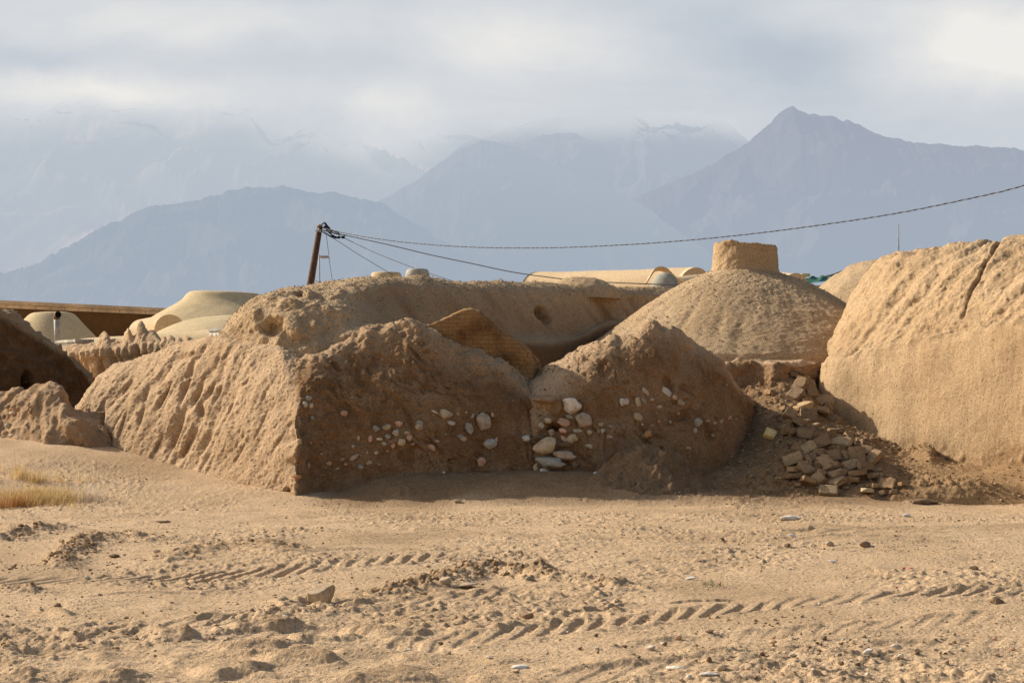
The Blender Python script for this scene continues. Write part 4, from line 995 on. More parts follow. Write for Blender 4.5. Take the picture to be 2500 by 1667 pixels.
lying('timber_scrap', 398, 1274, 42, 6, 'd', 'thin dark strip of wood lying flat on the packed dirt', 'wood', ang=-3, depth=.3)
lying('rock', 1117, 1174, 20, 10, 't', 'tan stone in the shade at the foot of the long front wall', 'rock')
lying('rock', 1083, 1197, 8, 7, 'w', 'tiny pale pebble alone in the wall shadow', 'rock')
lying('brick_fragment', 1512, 1192, 25, 12, 'b', 'reddish brick half sunk in the shaded ground before the earth heap', 'brick')
lying('rock', 1646, 1193, 24, 12, 'w', 'white cobble on the right end of the dark earth heap', 'rock')
lying('rock', 1937, 1264, 66, 15, 'c', 'long flat white stone on the packed dirt right of centre', 'rock', depth=.5)
lying('rock', 2212, 1209, 24, 12, 'c', 'white broken stone at the sunny foot of the rubble pile', 'rock', ang=-20)
lying('rock', 2262, 1225, 74, 18, 'd', 'brown flattened clod beside the white broken stone', 'clod', depth=.6)
lying('clod', 1923, 1331, 17, 14, 'd', 'dark brown round clod, leftmost of the three on the packed lane', 'clod')
lying('clod', 2025, 1327, 22, 14, 't', 'tan clod, middle of the three on the packed lane', 'clod')
lying('clod', 2111, 1330, 32, 17, 'b', 'broad brown clod, rightmost of the three on the packed lane', 'clod')
lying('clod', 1764, 1317, 10, 11, 'd', 'small dark clod alone on the lane right of centre', 'clod')
lying('clod', 2436, 1465, 36, 24, 'b', 'large rounded brown clod near the right edge', 'clod', shapes=STONES)
lying('rock', 2377, 1387, 26, 12, 'd', 'dark angular stone near the right edge above the brown clod', 'rock')
lying('rock', 2120, 1592, 32, 13, 'c', 'white oblong stone at lower right, tilted', 'rock', ang=32, depth=.4)
lying('rock', 2189, 1581, 34, 19, 'w', 'cream coloured stone right of the white oblong one', 'rock', ang=-20)
lying('rock', 1730, 1608, 16, 17, 'd', 'dark pointed stone above the white chalky patches', 'rock')
lying('rock', 1765, 1630, 22, 16, 't', 'rounded tan stone beside the white chalky patches', 'rock')
lying('chalk_lump', 1650, 1631, 50, 15, 'c', 'white chalky patch, the left one of three at the bottom edge', 'rock', depth=.7, sink=.4)
lying('chalk_lump', 1733, 1643, 52, 10, 'c', 'white chalky patch, the right one of three at the bottom edge', 'rock', depth=.7, sink=.4)
lying('chalk_lump', 1684, 1652, 18, 14, 'c', 'small white chalky lump, lowest of three at the bottom edge', 'rock', depth=.7, sink=.4)
lying('chalk_lump', 1267, 1628, 50, 10, 'c', 'thin pale chalky patch at the bottom middle', 'rock', depth=.7, sink=.4)
lying('rock', 1889, 1568, 17, 11, 't', 'small tan stone below the right lug prints', 'rock')
lying('rock', 1734, 1541, 25, 8, 'b', 'flat brown stone under the middle lug prints', 'rock')
lying('rock', 1590, 1582, 24, 15, 'w', 'pale round stone below the middle lug prints', 'rock')
lying('rock', 1657, 1557, 18, 14, 'p', 'pinkish pebble on the rough dirt right of the pale round stone', 'rock')
lying('rock', 690, 1505, 28, 8, 'w', 'thin pale chip below the half buried sandstone block', 'rock')
lying('clod', 33, 1383, 14, 10, 'd', 'small brown clod at the left edge below the dug earth', 'clod')
lying('clod', 138, 1476, 24, 11, 'd', 'brown clod among the hummocks at the left', 'clod')
lying('clod', 277, 1357, 30, 11, 'd', 'flattened brown clod left of the small brick fragment', 'clod')
lying('clod', 505, 1401, 18, 10, 'd', 'dark clod on the smooth patch left of centre', 'clod')
for (px, py, lab, c) in [(2208, 1388, 'bright red scrap of litter on the dirt, the larger of two', 'r'), (2226, 1388, 'bright red scrap of litter on the dirt, the smaller of two', 'r'), (1687, 1413, 'crumpled white paper scrap on the dirt right of centre', 'p'), (1948, 1207, 'white paper scrap at the foot of the brick pile in shade', 'p'), (2212, 1258, 'thin white plastic scrap on the packed lane at right', 'p'), (1458, 1197, 'white flat scrap in the wall shadow before the earth heap', 'p'), (1934, 1309, 'white paper scrap above the three clods', 'p'), (2034, 1372, 'white scrap below the three clods', 'p')]:
    w = {'r': 9 if px < 2215 else 6, 'p': 22}[c] if px != 1687 else 28
    lying('litter', px, py, w, 5 if c == 'r' else 7, 'c', lab, 'litter', mat=M['redlitter' if c == 'r' else 'paper'], shapes=ROCKS, depth=.6, sink=.15, ang=random.uniform(-15, 15))

# countable pebbles strewn on the dirt
G_PB = 'loose pebbles strewn over the dirt'
for k in range(130):
    if k < 85: px = random.triangular(900, 2500, 2250); py = random.triangular(1480, 1660, 1600)
    else: px = random.uniform(0, 2500); py = random.triangular(1250, 1660, 1420)
    s = random.uniform(5, 12) * (1.15 if py > 1550 else .8)
    lying('pebble', px, py, s * random.uniform(1, 1.5), s * random.uniform(.6, .9), random.choice('gttwwpbdt'), 'small loose pebble lying on the sandy dirt in the open foreground', 'pebble', G_PB, sink=.25, kv=.25)


def scatter(name, pts, size, mat, lab, cat, col=None, flat=.7, parent=None):
    bm = bmesh.new(); bmesh.ops.create_icosphere(bm, subdivisions=1, radius=1)
    V0 = np.array([v.co[:] for v in bm.verts]); F0 = np.array([[v.index for v in f.verts] for f in bm.faces]); bm.free()
    n = len(pts); r = rng
    V = np.repeat(V0[None], n, 0) * (1 + r.uniform(-.28, .28, size=(n, len(V0), 1)))
    V = V * size[:, None, None] * np.stack([r.uniform(.8, 1.4, n), r.uniform(.7, 1.2, n), r.uniform(.5, .9, n) * flat / .7], -1)[:, None, :]
    a = r.uniform(0, 6.28, n); ca, sa = np.cos(a)[:, None], np.sin(a)[:, None]
    V = np.stack([V[..., 0] * ca - V[..., 1] * sa, V[..., 0] * sa + V[..., 1] * ca, V[..., 2]], -1) + pts[:, None, :]
    Fq = (F0[None] + (np.arange(n) * len(V0))[:, None, None]).reshape(-1, 3)
    tone = np.repeat(r.uniform(0, 1, n)[:, None], len(V0), 1)
    o = mk(name, V.reshape(-1, 3), Fq, mat, parent, smooth=False, tone=tone.ravel(), **({} if parent else {'origin': (0, 0, 0)}))
    tag(o, lab, cat, kind='stuff')
    return o


def grit_mat(name, stops):
    t = NT(name); at = t.n('ShaderNodeAttribute', attribute_name='tone').outputs['Fac']; g = t.n('ShaderNodeNewGeometry')
    c = t.ramp(at, stops); n = t.noise(g.outputs['Position'], 60, 3, .6)
    c = t.mix(1, c, t.ramp(n, [(.3, (.7, .68, .66)), (.7, (1.15, 1.15, 1.15))]), 'MULTIPLY')
    return t.finish(c)


M['grit'] = grit_mat('ground_grit', [(0, (.22, .14, .075)), (.4, (.34, .23, .13)), (.7, (.45, .335, .21)), (.88, (.55, .45, .33)), (1, (.66, .6, .5))])
M['clodgrit'] = grit_mat('clod_crumbs', [(0, (.26, .16, .085)), (.5, (.40, .265, .145)), (1, (.52, .36, .21))])
M['roofgrit'] = grit_mat('roof_grit', [(0, (.2, .12, .06)), (.5, (.34, .22, .115)), (.9, (.46, .33, .195)), (1, (.62, .5, .35))])


def ground_scatter():
    n = 15000
    Y = 1 / rng.uniform(1 / 8.6, 1 / 26, n) if False else 8.6 + 17.4 * rng.power(1.3, n)
    x = rng.uniform(-1.08, 1.08, n) * Y * CX / F
    keep = rng.uniform(0, 1, n) < np.clip(.06 + .9 * sst(.0, .5, perlin(x * .7 + 3, Y * .8)) + .7 * sst(.3, 2, x) * sst(12.5, 10, Y), 0, 1)
    x, Y = x[keep], Y[keep]
    z = gz(x, Y); s = .004 + .011 * rng.power(.5, len(x)) * 1.0
    scatter('gravel', np.stack([x, Y, z + s * .3], -1), s, M['grit'], 'fine grit and gravel strewn over the dirt', 'gravel')
    # clods along the ridges
    X, YY, S = [], [], []
    for pts, hh, w in RIDGES:
        L = np.hypot(*(pts[1:] - pts[:-1]).T); tot = L.sum(); m = int(tot * 130 * (hh / .06))
        t = rng.uniform(0, tot, m); cs = np.concatenate([[0], np.cumsum(L)]); i = np.clip(np.searchsorted(cs, t) - 1, 0, len(L) - 1)
        f = ((t - cs[i]) / L[i])[:, None]; p = pts[i] * (1 - f) + pts[i + 1] * f + rng.normal(0, w * .6, (m, 2))
        X.append(p[:, 0]); YY.append(p[:, 1]); S.append(.005 + (.024 * hh / .08) * rng.power(.3, m))
    X = np.concatenate(X); YY = np.concatenate(YY); S = np.concatenate(S)
    scatter('clod_crumbs', np.stack([X, YY, gz(X, YY) + S * .25], -1), S, M['clodgrit'], 'crumbs of dug up earth along the broken ridges', 'clods')


ground_scatter()


def net_scatter(net, n, size, mask, parent, name, lab, mat):
    w = (mask * 1.0).ravel()
    # weight by area
    A = np.linalg.norm(np.cross(np.gradient(net.P, axis=1), np.gradient(net.P, axis=0)), axis=-1).ravel()
    w = w * A; w /= w.sum()
    i = rng.choice(len(w), n, p=w)
    P = net.P.reshape(-1, 3)[i] + net.N.reshape(-1, 3)[i] * .003 + rng.normal(0, .012, (n, 3))
    s = size[0] + (size[1] - size[0]) * rng.power(.4, n)
    return scatter(name, P, s, mat, lab, None, parent=parent)


PX, PY = nb.proj()
net_scatter(nb, 5200, (.005, .015), sst(1.2, 2, nb.S) * sst(6, 5, nb.S) * (.3 + sst(3, 4, nb.S)), house, 'roof_grit', 'pale grit washed out of the roof plaster', M['roofgrit'])
net_scatter(na, 1500, (.006, .02), sst(.1, .4, na.S) * sst(5, 4, na.S) * sst(740, 800, na.proj()[0]) * .6, house, 'wall_grit', 'small grit standing out of the raw wall', M['roofgrit'])
net_scatter(nc, 1300, (.006, .02), sst(.1, .4, nc.S) * sst(5, 4, nc.S), stump, 'wall_grit', 'small grit standing out of the raw wall', M['roofgrit'])
for P_, N_, n_, par_ in GRIT:
    q_ = Net.__new__(Net); q_.P = P_; q_.N = N_
    net_scatter(q_, n_, (.006, .02), np.ones(P_.shape[:2]), par_, 'roof_grit', 'pale grit washed out of the roof plaster', M['roofgrit'])
o = net_scatter(nd, 3600, (.007, .032), sst(.3, .9, nd.S) * sst(5, 4, nd.S) * (.25 + sst(0, .4, perlin(nd.P[..., 0] * 1.1, nd.P[..., 1] * 1.1, nd.P[..., 2]))), None, 'rubble_crumbs', 'crumbs of broken earth strewn over the debris slope', M['clodgrit'])
tag(o, cat='rubble')

# ------------------------------------------------------------------ dry grass
def grass(name, n, px, py, lab, cols, hgt, mat):
    b = np.array([ground_pt(random.triangular(*px), random.triangular(*py)) for _ in range(120)])
    V, Fq, T = [], [], []
    for k in range(n):
        c = b[random.randrange(len(b))] + np.array([random.gauss(0, .06), random.gauss(0, .08), 0])
        c[2] = c[2] - .01
        h = random.uniform(.3, 1.25) * hgt; a = random.uniform(0, 6.28); bend = random.uniform(.2, 1.3)
        dx, dy = math.cos(a), math.sin(a); sdv = np.array([-dy, dx, 0]); w = random.uniform(.0018, .0036); tone = random.random()
        pr = []
        for i in range(4):
            t = i / 3; out = bend * h * t * t * .8
            q = c + np.array([dx * out, dy * out, h * t * (1 - .35 * bend * t)])
            ww = w * (1 - .8 * t); pr.append((q + ww * sdv, q - ww * sdv))
        s = len(V)
        for u, v in pr: V += [u, v]; T += [tone, tone]
        for i in range(3): Fq.append((s + 2 * i, s + 2 * i + 1, s + 2 * i + 3, s + 2 * i + 2))
    o = mk(name, np.array(V), np.array(Fq), mat, tone=T, origin=(0, 0, 0), smooth=False)
    return tag(o, lab, 'grass', kind='stuff')


def straw_mat(name, stops):
    m = grit_mat(name, stops); t = m.node_tree; p = next(n for n in t.nodes if n.type == 'BSDF_PRINCIPLED'); o = next(n for n in t.nodes if n.type == 'OUTPUT_MATERIAL')
    tr = t.nodes.new('ShaderNodeBsdfTranslucent'); mx = t.nodes.new('ShaderNodeMixShader'); mx.inputs[0].default_value = .5
    t.links.new(p.inputs['Base Color'].links[0].from_socket, tr.inputs[0]); t.links.new(p.outputs[0], mx.inputs[1]); t.links.new(tr.outputs[0], mx.inputs[2]); t.links.new(mx.outputs[0], o.inputs[0])
    return m


M['straw'] = straw_mat('dry_straw', [(0, (.50, .33, .13)), (.5, (.70, .50, .21)), (.85, (.80, .62, .33)), (1, (.9, .8, .58))])
M['redstraw'] = straw_mat('reddish_dry_grass', [(0, (.45, .22, .08)), (1, (.62, .37, .16))])
M['whitestraw'] = straw_mat('bleached_straw', [(0, (.68, .56, .38)), (1, (.88, .80, .65))])
grass('dry_grass', 6500, (-90, 225, 70), (1190, 1240, 1220), 'tuft of dry straw yellow grass at the left edge', None, .21, M['straw'])
grass('dry_grass', 700, (-30, 90, 40), (1150, 1185, 1170), 'thin reddish dry grass behind the yellow tuft', None, .22, M['redstraw'])
grass('dry_grass', 330, (185, 245, 210), (1190, 1225, 1215), 'bleached white straw at the right end of the yellow tuft', None, .26, M['whitestraw'])
grass('green_weed', 60, (1715, 1735, 1726), (1420, 1428, 1424), 'tiny green weed sprouting from the dirt', None, .05, M['weed'])

# ------------------------------------------------------------------ village roofs behind, left
revolve('truncated_dome', 128, 46, [(150, 960), (128, 850), (118, 836), (95, 810), (70, 780), (58, 768), (54, 764), (48, 762), (0, 762)], M['smooth'], None, 120, 60, ((.6, .05), (2, .015)), None, 0, 141)
tag(bpy.context.scene.collection.objects[-1], 'smooth pale truncated dome behind the bent stove pipe', 'dome roof')
od = revolve('flared_dome', 545, 50, [(330, 960), (260, 840), (205, 795), (165, 770), (128, 750), (104, 737), (92, 726), (88, 717), (84, 714), (60, 714), (55, 722), (0, 724)], M['smooth'], None, 160, 80, ((.6, .06), (2, .015)), None, 0, 142)
tag(od, 'large smooth pale dome rising to a flat flared collar, left of the vault', 'dome roof')
o = revolve('low_dome', 556, 43, [(330, 960), (230, 850), (190, 826), (150, 803), (110, 786), (70, 775), (30, 770), (0, 769)], M['smooth'], None, 120, 60, ((.6, .05), (2, .012)), None, 0, 143)
tag(o, 'low smooth pale dome in front of the flared collar dome', 'dome roof')


def vault(name, px0, py0, Y0, px1, py1, Y1, rad_px, mat, lab, rise=1.0, nu=40, nv=26, cap=True):
    a = W(px0, py0, Y0); b = W(px1, py1, Y1); d = b - a; d[2] = 0; d /= np.linalg.norm(d); s = np.array([-d[1], d[0], 0])
    r = rad_px / F * (Y0 + Y1) / 2
    V = []
    for i in range(nu):
        t = i / (nu - 1); c = a * (1 - t) + b * t
        for j in range(nv):
            th = math.pi * j / (nv - 1)
            V.append(c - np.array([0, 0, r * rise]) + s * r * math.cos(th) + np.array([0, 0, r * rise * math.sin(th)]))
    V = np.array(V); V[:, 2] += .04 * perlin(V[:, 0] * .6, V[:, 1] * .6)
    base = V.reshape(nu, nv, 3)
    P = np.concatenate([base[:, :1] - np.array([0, 0, 2.5]), base, base[:, -1:] - np.array([0, 0, 2.5])], 1)
    nv2 = nv + 2; Fq = [tuple(f) for f in gridfaces(nu, nv2)]
    Fq.append(tuple(range(nv2))); Fq.append(tuple((nu - 1) * nv2 + j for j in reversed(range(nv2))))
    o = mk(name, P.reshape(-1, 3), Fq, mat)
    for p in o.data.polygons[-2:]: p.use_smooth = False
    return tag(o, lab, 'vault roof')


vault('small_vault', 350, 778, 46.5, 415, 769, 45, 40, M['far'], 'small rounded tan vault end at the foot of the flared dome', .9)
vault('low_vault', 200, 826, 42, 560, 800, 40, 46, M['smooth'], 'low smooth pale vault behind the pinnacled wall', .8)

# brick parapet wall far left
def parapet():
    root = thing('parapet_wall', 'long dark brown wall with a brick coping far left behind the domes', 'wall', W(200, 930, 57))
    a = W(-200, 724, 52.5); b = W(470, 755.5, 61.5)
    d = b - a; L = np.linalg.norm(d[:2]); u = np.array([d[0], d[1], 0]) / L; s = np.array([u[1], -u[0], 0])
    def boxl(name, t0, t1, z0, z1, f, bk, mat):
        def zt(t): return a[2] + (b[2] - a[2]) * t / L
        V = []
        for (t, zz) in ((t0, z0), (t1, z0), (t1, z1), (t0, z1)):
            for q in (f, bk): V.append(a * [1, 1, 0] + u * t + s * q + np.array([0, 0, zt(t) + zz]))
        V = np.array(V); Fq = [(0, 2, 4, 6), (1, 7, 5, 3), (0, 1, 3, 2), (2, 3, 5, 4), (4, 5, 7, 6), (6, 7, 1, 0)]
        return V, Fq
    V, Fq = boxl('x', 0, L, -6, -.24, 0, -.4, None)
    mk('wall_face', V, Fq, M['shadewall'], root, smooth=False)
    for nm, z0, z1, pr, off in (('coping_course', -.115, 0, .10, 0), ('corbel_course', -.238, -.123, .05, .3)):
        Vs, Fs = [], []
        t = -off
        while t < L:
            V, Fq = boxl('x', max(t, 0), min(t + .56, L), z0, z1, pr + random.uniform(-.012, .012), -.4, None)
            Fs += [tuple(i + len(Vs) for i in f) for f in Fq]; Vs += list(V); t += .58
        mk(nm, np.array(Vs), Fs, M['coping'], root, smooth=False)
    V, Fq = boxl('x', 0, L, -.239, -.004, .03, -.38, None)
    mk('coping_mortar', V, Fq, M['joint'], root, smooth=False)


M['coping'] = plain('tan_coping_brick', (.70, .50, .30), .9, 1.3, .3)
parapet()


def smooth_pts(q, n):
    q = np.array(q, float); k = np.concatenate([[0], np.cumsum(np.linalg.norm(np.diff(q[:, :2], axis=0), axis=1))])
    t = np.linspace(0, k[-1], n); i = np.interp(t, k, np.arange(len(k)))
    R = np.concatenate([2 * q[:1] - q[1:2], q, 2 * q[-1:] - q[-2:-1]]); out = []
    for v in i:
        j = min(int(v), len(q) - 2); f = v - j; p0, p1, p2, p3 = R[j], R[j + 1], R[j + 2], R[j + 3]
        out.append(.5 * (2 * p1 + (p2 - p0) * f + (2 * p0 - 5 * p1 + 4 * p2 - p3) * f * f + (3 * p1 - p0 - 3 * p2 + p3) * f ** 3))
    return np.array(out)


def tube(pts, r, n=8, cap=True):
    pts = np.array(pts, float); r = np.broadcast_to(np.asarray(r, float), (len(pts),))
    T = np.gradient(pts, axis=0); T /= np.linalg.norm(T, axis=1)[:, None]
    up = np.array([0, 0, 1.]) if abs(T[0][2]) < .9 else np.array([0, 1., 0])
    V = []
    for p, t, rr in zip(pts, T, r):
        a = np.cross(t, up); a /= np.linalg.norm(a); b = np.cross(a, t)
        for k in range(n):
            th = 2 * math.pi * k / n; V.append(p + rr * (a * math.cos(th) + b * math.sin(th)))
    Fq = [tuple(f) for f in gridfaces(len(pts), n, True)]
    if cap: Fq.append(tuple(range(n))[::-1]); Fq.append(tuple((len(pts) - 1) * n + k for k in range(n)))
    return np.array(V), Fq


# stove pipe with cowl
Yp = 41
sp = thing('stove_pipe', 'grey stove pipe with a bent brown cowl in front of the left dome', 'pipe', W(141, 845, Yp))
V, Fq = tube([W(141, 850, Yp), W(138.5, 778, Yp)], 7.2 / F * Yp, 16); mk('pipe', V, Fq, M['zinc'], sp)
V, Fq = tube([W(138.3, 779, Yp), W(138.2, 773, Yp), W(139.5, 769, Yp - .03), W(142, 767.5, Yp - .11)], 7.9 / F * Yp, 16, False); mk('cowl', V, Fq, M['rust'], sp)
V, Fq = tube([W(140.8, 768.2, Yp - .07), W(141.2, 768.0, Yp - .08)], 6.9 / F * Yp, 16); mk('cowl_opening', V, Fq, M['dark'], sp)  # near-black disc set across the cowl mouth


def box8(p0, p1):
    (x0, y0, z0), (x1, y1, z1) = p0, p1
    V = np.array([(x, y, z) for z in (z0, z1) for y in (y0, y1) for x in (x0, x1)])
    return V, [(0, 2, 3, 1), (4, 5, 7, 6), (0, 1, 5, 4), (2, 6, 7, 3), (0, 4, 6, 2), (1, 3, 7, 5)]


def tiled(px0, px1, py0, py1, Y, njoint, lab, mat):
    root = thing('tiled_parapet', lab, 'parapet', W((px0 + px1) / 2, py1 + 20, Y)); root.rotation_euler.z = math.radians(-60)
    m_ = (px0 + px1) / 2; px0, px1 = m_ + (px0 - m_) * 1.9, m_ + (px1 - m_) * 1.9
    a = W(px0, py0, Y); b = W(px1, py1 + 20, Y)
    V, Fq = box8((a[0], Y, b[2]), (b[0], Y + .35, a[2])); mk('panel', V, Fq, mat, root, smooth=False)
    V, Fq = box8((a[0] - .05, Y - .03, a[2] - .03), (b[0] + .05, Y + .4, a[2] + .03)); mk('cap', V, Fq, M['concrete'], root, smooth=False)
    Vs, Fs = [], []
    for k in range(njoint):
        x = a[0] + (b[0] - a[0]) * (k + .7) / njoint
        V, Fq = box8((x - .012, Y - .004, b[2]), (x + .012, Y + .01, a[2] - .03)); Fs += [tuple(i + len(Vs) for i in f) for f in Fq]; Vs += list(V)
    c = W(px0, (py0 + py1) / 2 + 4, Y)
    V, Fq = box8((a[0], Y - .003, c[2] - .01), (b[0], Y + .01, c[2] + .01)); Fs += [tuple(i + len(Vs) for i in f) for f in Fq]; Vs += list(V)
    mk('joints', np.array(Vs), Fs, M['joint'], root, smooth=False)


tiled(500, 570, 804, 826, 37.5, 5, 'white tiled parapet between the pinnacled wall and the runnelled house end', M['tile'])
tiled(118, 205, 833, 843, 39.5, 3, 'pale grey parapet with dark joints under the stove pipe', M['concrete'])

# ------------------------------------------------------------------ village roofs behind, right
vault('long_vault', 1316, 664, 58, 1700, 653, 54, 75, M['far'], 'long pale barrel vault on the skyline behind the ruined vault', .75)
vault('barrel_vault_end', 1900, 664, 48, 1942, 667, 45, 30, M['far'], 'short tan barrel vault end just right of the wide chimney', 1.0)
vault('low_vault', 1640, 676, 47, 1760, 668, 50, 50, M['far'], 'tan vault on the skyline left of the wide chimney', .75)


def shell():
    Y = 44.5; n = 60
    q = smooth_pts([(1577, 690), (1583, 681), (1590, 668), (1598, 657), (1608, 651), (1620, 651), (1632, 657), (1645, 670), (1658, 682), (1672, 690), (1690, 694)], n)
    V = []
    wd = np.interp(np.arange(n), [0, 12, 30, n - 1], [5, 7, 8, 7])
    for dy, lo in ((0, 0), (0, 1), (1.1, 1), (1.1, 0), (0, 0)):
        for k in range(n):
            p = W(q[k][0], q[k][1] + lo * wd[k], Y); p[1] += dy * (.35 + .65 * k / n); V.append(p)
    o = mk('arched_roof_vent', np.array(V), [tuple(f) for f in gridfaces(5, n)], M['far'])
    tag(o, 'tan curved arch hood on the skyline over the grey cone', 'roof vent')


shell()
o = revolve('cement_dome', 1624, 43, [(38, 720), (36, 704), (33, 692), (27, 680), (18, 671), (8, 666), (0, 665)], M['greydome'], None, 60, 40)
tag(o, 'small grey cement cone dome under the arch hood', 'dome roof')
o = revolve('roof_mound', 1420, 35.6, [(95, 730), (88, 712), (80, 701), (66, 692), (52, 684), (42, 680), (20, 677.5), (0, 677)], M['roof_mud'], None, 120, 50, ((2, .02), (8, .01)), None, .015, 151)
tag(o, 'low gritty mud mound sitting on the right part of the ruined vault', 'dome roof')
o = revolve('roof_vent', 943, 46, [(46, 720), (42, 690), (36, 668), (34, 665), (28, 664), (27, 668), (0, 690)], M['far'], None, 60, 40)
tag(o, 'low tan truncated roof vent behind the ridge, left of the grey one', 'roof vent')
o = revolve('roof_vent', 1019, 42, [(31, 720), (30, 690), (29, 668), (27, 659), (22, 656), (15, 655), (13, 660), (0, 690)], M['concrete'], None, 60, 40, ((3, .015),), None, 0, 152)
tag(o, 'grey stained concrete roof vent with a rounded rim behind the ridge', 'roof vent')
o = revolve('gritty_dome', 2165, 37, [(270, 960), (230, 780), (200, 735), (170, 706), (130, 675), (90, 650), (50, 637), (20, 633), (0, 632)], M['roof_mud'], None, 200, 90, ((.8, .05), (3, .02), (9, .01)), None, .02, 153)
tag(o, 'plain gritty mud dome between the chimney dome and the large right house', 'dome roof')
a = W(1950, 697, 50); b = W(2060, 730, 50)
V, Fq = box8((a[0], 50, b[2]), (b[0] + 1, 52, a[2])); o = mk('low_mud_wall', V, Fq, M['far'], smooth=False)
tag(o, 'low tan roof wall under the green tarpaulin', 'wall')


def tarp():
    Y = 49.5; nu, nv = 40, 14; V = []
    for j in range(nv):
        for i in range(nu):
            t = i / (nu - 1); s = j / (nv - 1)
            px = 1955 + 85 * t; top = 680 - 6 * math.sin(t * 2.2) ; py = top + (16 - 4 * t) * s
            p = W(px, py, Y + .6 * (1 - s) + .06 * math.sin(t * 17 + s * 3)); p[2] += .03 * math.sin(t * 23) * (1 - s); V.append(p)
    o = mk('tarpaulin', np.array(V), gridfaces(nv, nu), M['tarp']); tag(o, 'green tarpaulin draped on the far roof right of the chimney', 'tarpaulin')
    a = W(1960, 666.5, 49.8); b = W(1981, 674.5, 49.8)
    bm = bmesh.new(); bmesh.ops.create_cube(bm, size=1); bmesh.ops.bevel(bm, geom=bm.edges, offset=.06, segments=2, affect='EDGES')
    V = np.array([v.co[:] for v in bm.verts]) * np.array([b[0] - a[0], .2, a[2] - b[2]]) + (a + b) / 2 + np.array([0, .3, 0]); Fq = [[v.index for v in f.verts] for f in bm.faces]; bm.free()
    o = mk('foam_block', V, Fq, M['yellow'], smooth=False); tag(o, 'small yellow block lying on the green tarpaulin', 'block')


tarp()

# ------------------------------------------------------------------ utility pole, aerial, masts, cables
Yu = 45
pole = thing('utility_pole', 'leaning dark brown wooden utility pole behind the ruined vault', 'utility pole', W(690, 1081, Yu))
V, Fq = tube([W(690, 1081, Yu), W(757, 700, Yu), W(781, 553, Yu)], np.array([.115, .095, .072]), 18); mk('shaft', V, Fq, M['wood'], pole)
V, Fq = tube([W(781, 553, Yu), W(781.6, 549.5, Yu), W(781.9, 548, Yu)], np.array([.0735, .066, .035]), 18); mk('pole_top', V, Fq, M['wood_end'], pole)
V, Fq = tube([W(776.5, 559, Yu - .1), W(783.5, 563.5, Yu - .12)], .028, 10); mk('bracket', V, Fq, M['metal'], pole)
V, Fq = tube([W(769, 563, Yu - .1), W(778, 565, Yu - .1), W(786, 567, Yu - .09)], .018, 8); mk('clamp_band', V, Fq, M['metal'], pole)
for (q, w) in (((795, 555), .035), ((801, 557), .03), ((808, 563), .04), ((806, 568), .03)):
    V, Fq = tube([W(q[0] - 4, q[1] - 1, Yu), W(q[0] - 2, q[1] - .5, Yu), W(q[0] + 2, q[1] + 1, Yu), W(q[0] + 4, q[1] + 2, Yu)], np.array([w * .5, w, w, w * .5]), 10); mk('insulator', V, Fq, M['rust'], pole)


def cable(q, Y0, Y1, n): # sagging line surveyed along q, distance running from Y0 to Y1
    s = smooth_pts(q, n); iy = np.interp(s[:, 0], [s[0, 0], s[-1, 0]], [1 / Y0, 1 / Y1]); return np.array([W(a, b, 1 / c) for (a, b), c in zip(s, iy)])


jump = thing('jumper_wires', 'tangle of black jumper wires and clamps at the head of the utility pole', 'wires', W(800, 560, Yu))
for q in ([(784, 552), (789, 545), (796, 550), (801, 557), (795, 565)], [(786, 556), (800, 560), (815, 565), (828, 569)], [(784, 566), (795, 569), (806, 576), (818, 581), (830, 579), (842, 576)], [(790, 553), (805, 566), (825, 572), (845, 574)], [(787, 562), (800, 566), (812, 575), (826, 580)], [(786, 548), (793, 543.5), (800, 552), (806, 558)], [(825, 564), (828, 572), (826, 580)]):
    P = cable(q, Yu, Yu - .1, 24); V, Fq = tube(P, .014, 6); mk('wire', V, Fq, M['cable_dark'], jump)
for q in ((800, 556), (812, 576), (819, 580), (827, 580), (838, 580), (797, 553)):
    p = W(*q, Yu - .03); V, Fq = tube([p + [-.05, 0, .01], p + [-.02, 0, 0], p + [.02, 0, 0], p + [.05, 0, -.01]], [.015, .03, .03, .012], 8); mk('clamp', V, Fq, M['cable_dark'], jump)

tw = thing('twisted_cable', 'twisted grey overhead cable sagging right from the pole to the upper right', 'cable', W(1250, 606, 40))
P = cable([(786, 556), (840, 569), (900, 580), (1000, 593), (1130, 602.5), (1250, 605.5), (1400, 603.5), (1600, 593), (1800, 575), (2000, 550), (2200, 519), (2400, 478), (2500, 453), (2800, 365)], Yu, 27, 2600)
s = np.concatenate([[0], np.cumsum(np.linalg.norm(np.diff(P, axis=0), axis=1))])
Tn = np.gradient(P, axis=0); Tn /= np.linalg.norm(Tn, axis=1)[:, None]; Sd = np.cross(Tn, [0, 0, 1.]); Sd /= np.linalg.norm(Sd, axis=1)[:, None]; Ud = np.cross(Sd, Tn)
for ph, mt in ((0, 'cable_dark'), (math.pi, 'cable_grey')):
    th = 2 * math.pi * s / .32 + ph
    V, Fq = tube(P + .006 * (Sd * np.cos(th)[:, None] + Ud * np.sin(th)[:, None]), .0068, 6); mk('strand', V, np.array(Fq[:-2]), M[mt], tw)


def wire(name, q, Y0, Y1, r, lab, mat='cable_dark'):
    V, Fq = tube(cable(q, Y0, Y1, 120), r, 6); o = mk(name, V, np.array(Fq[:-2]), M[mat]); tag(o, lab, 'cable')


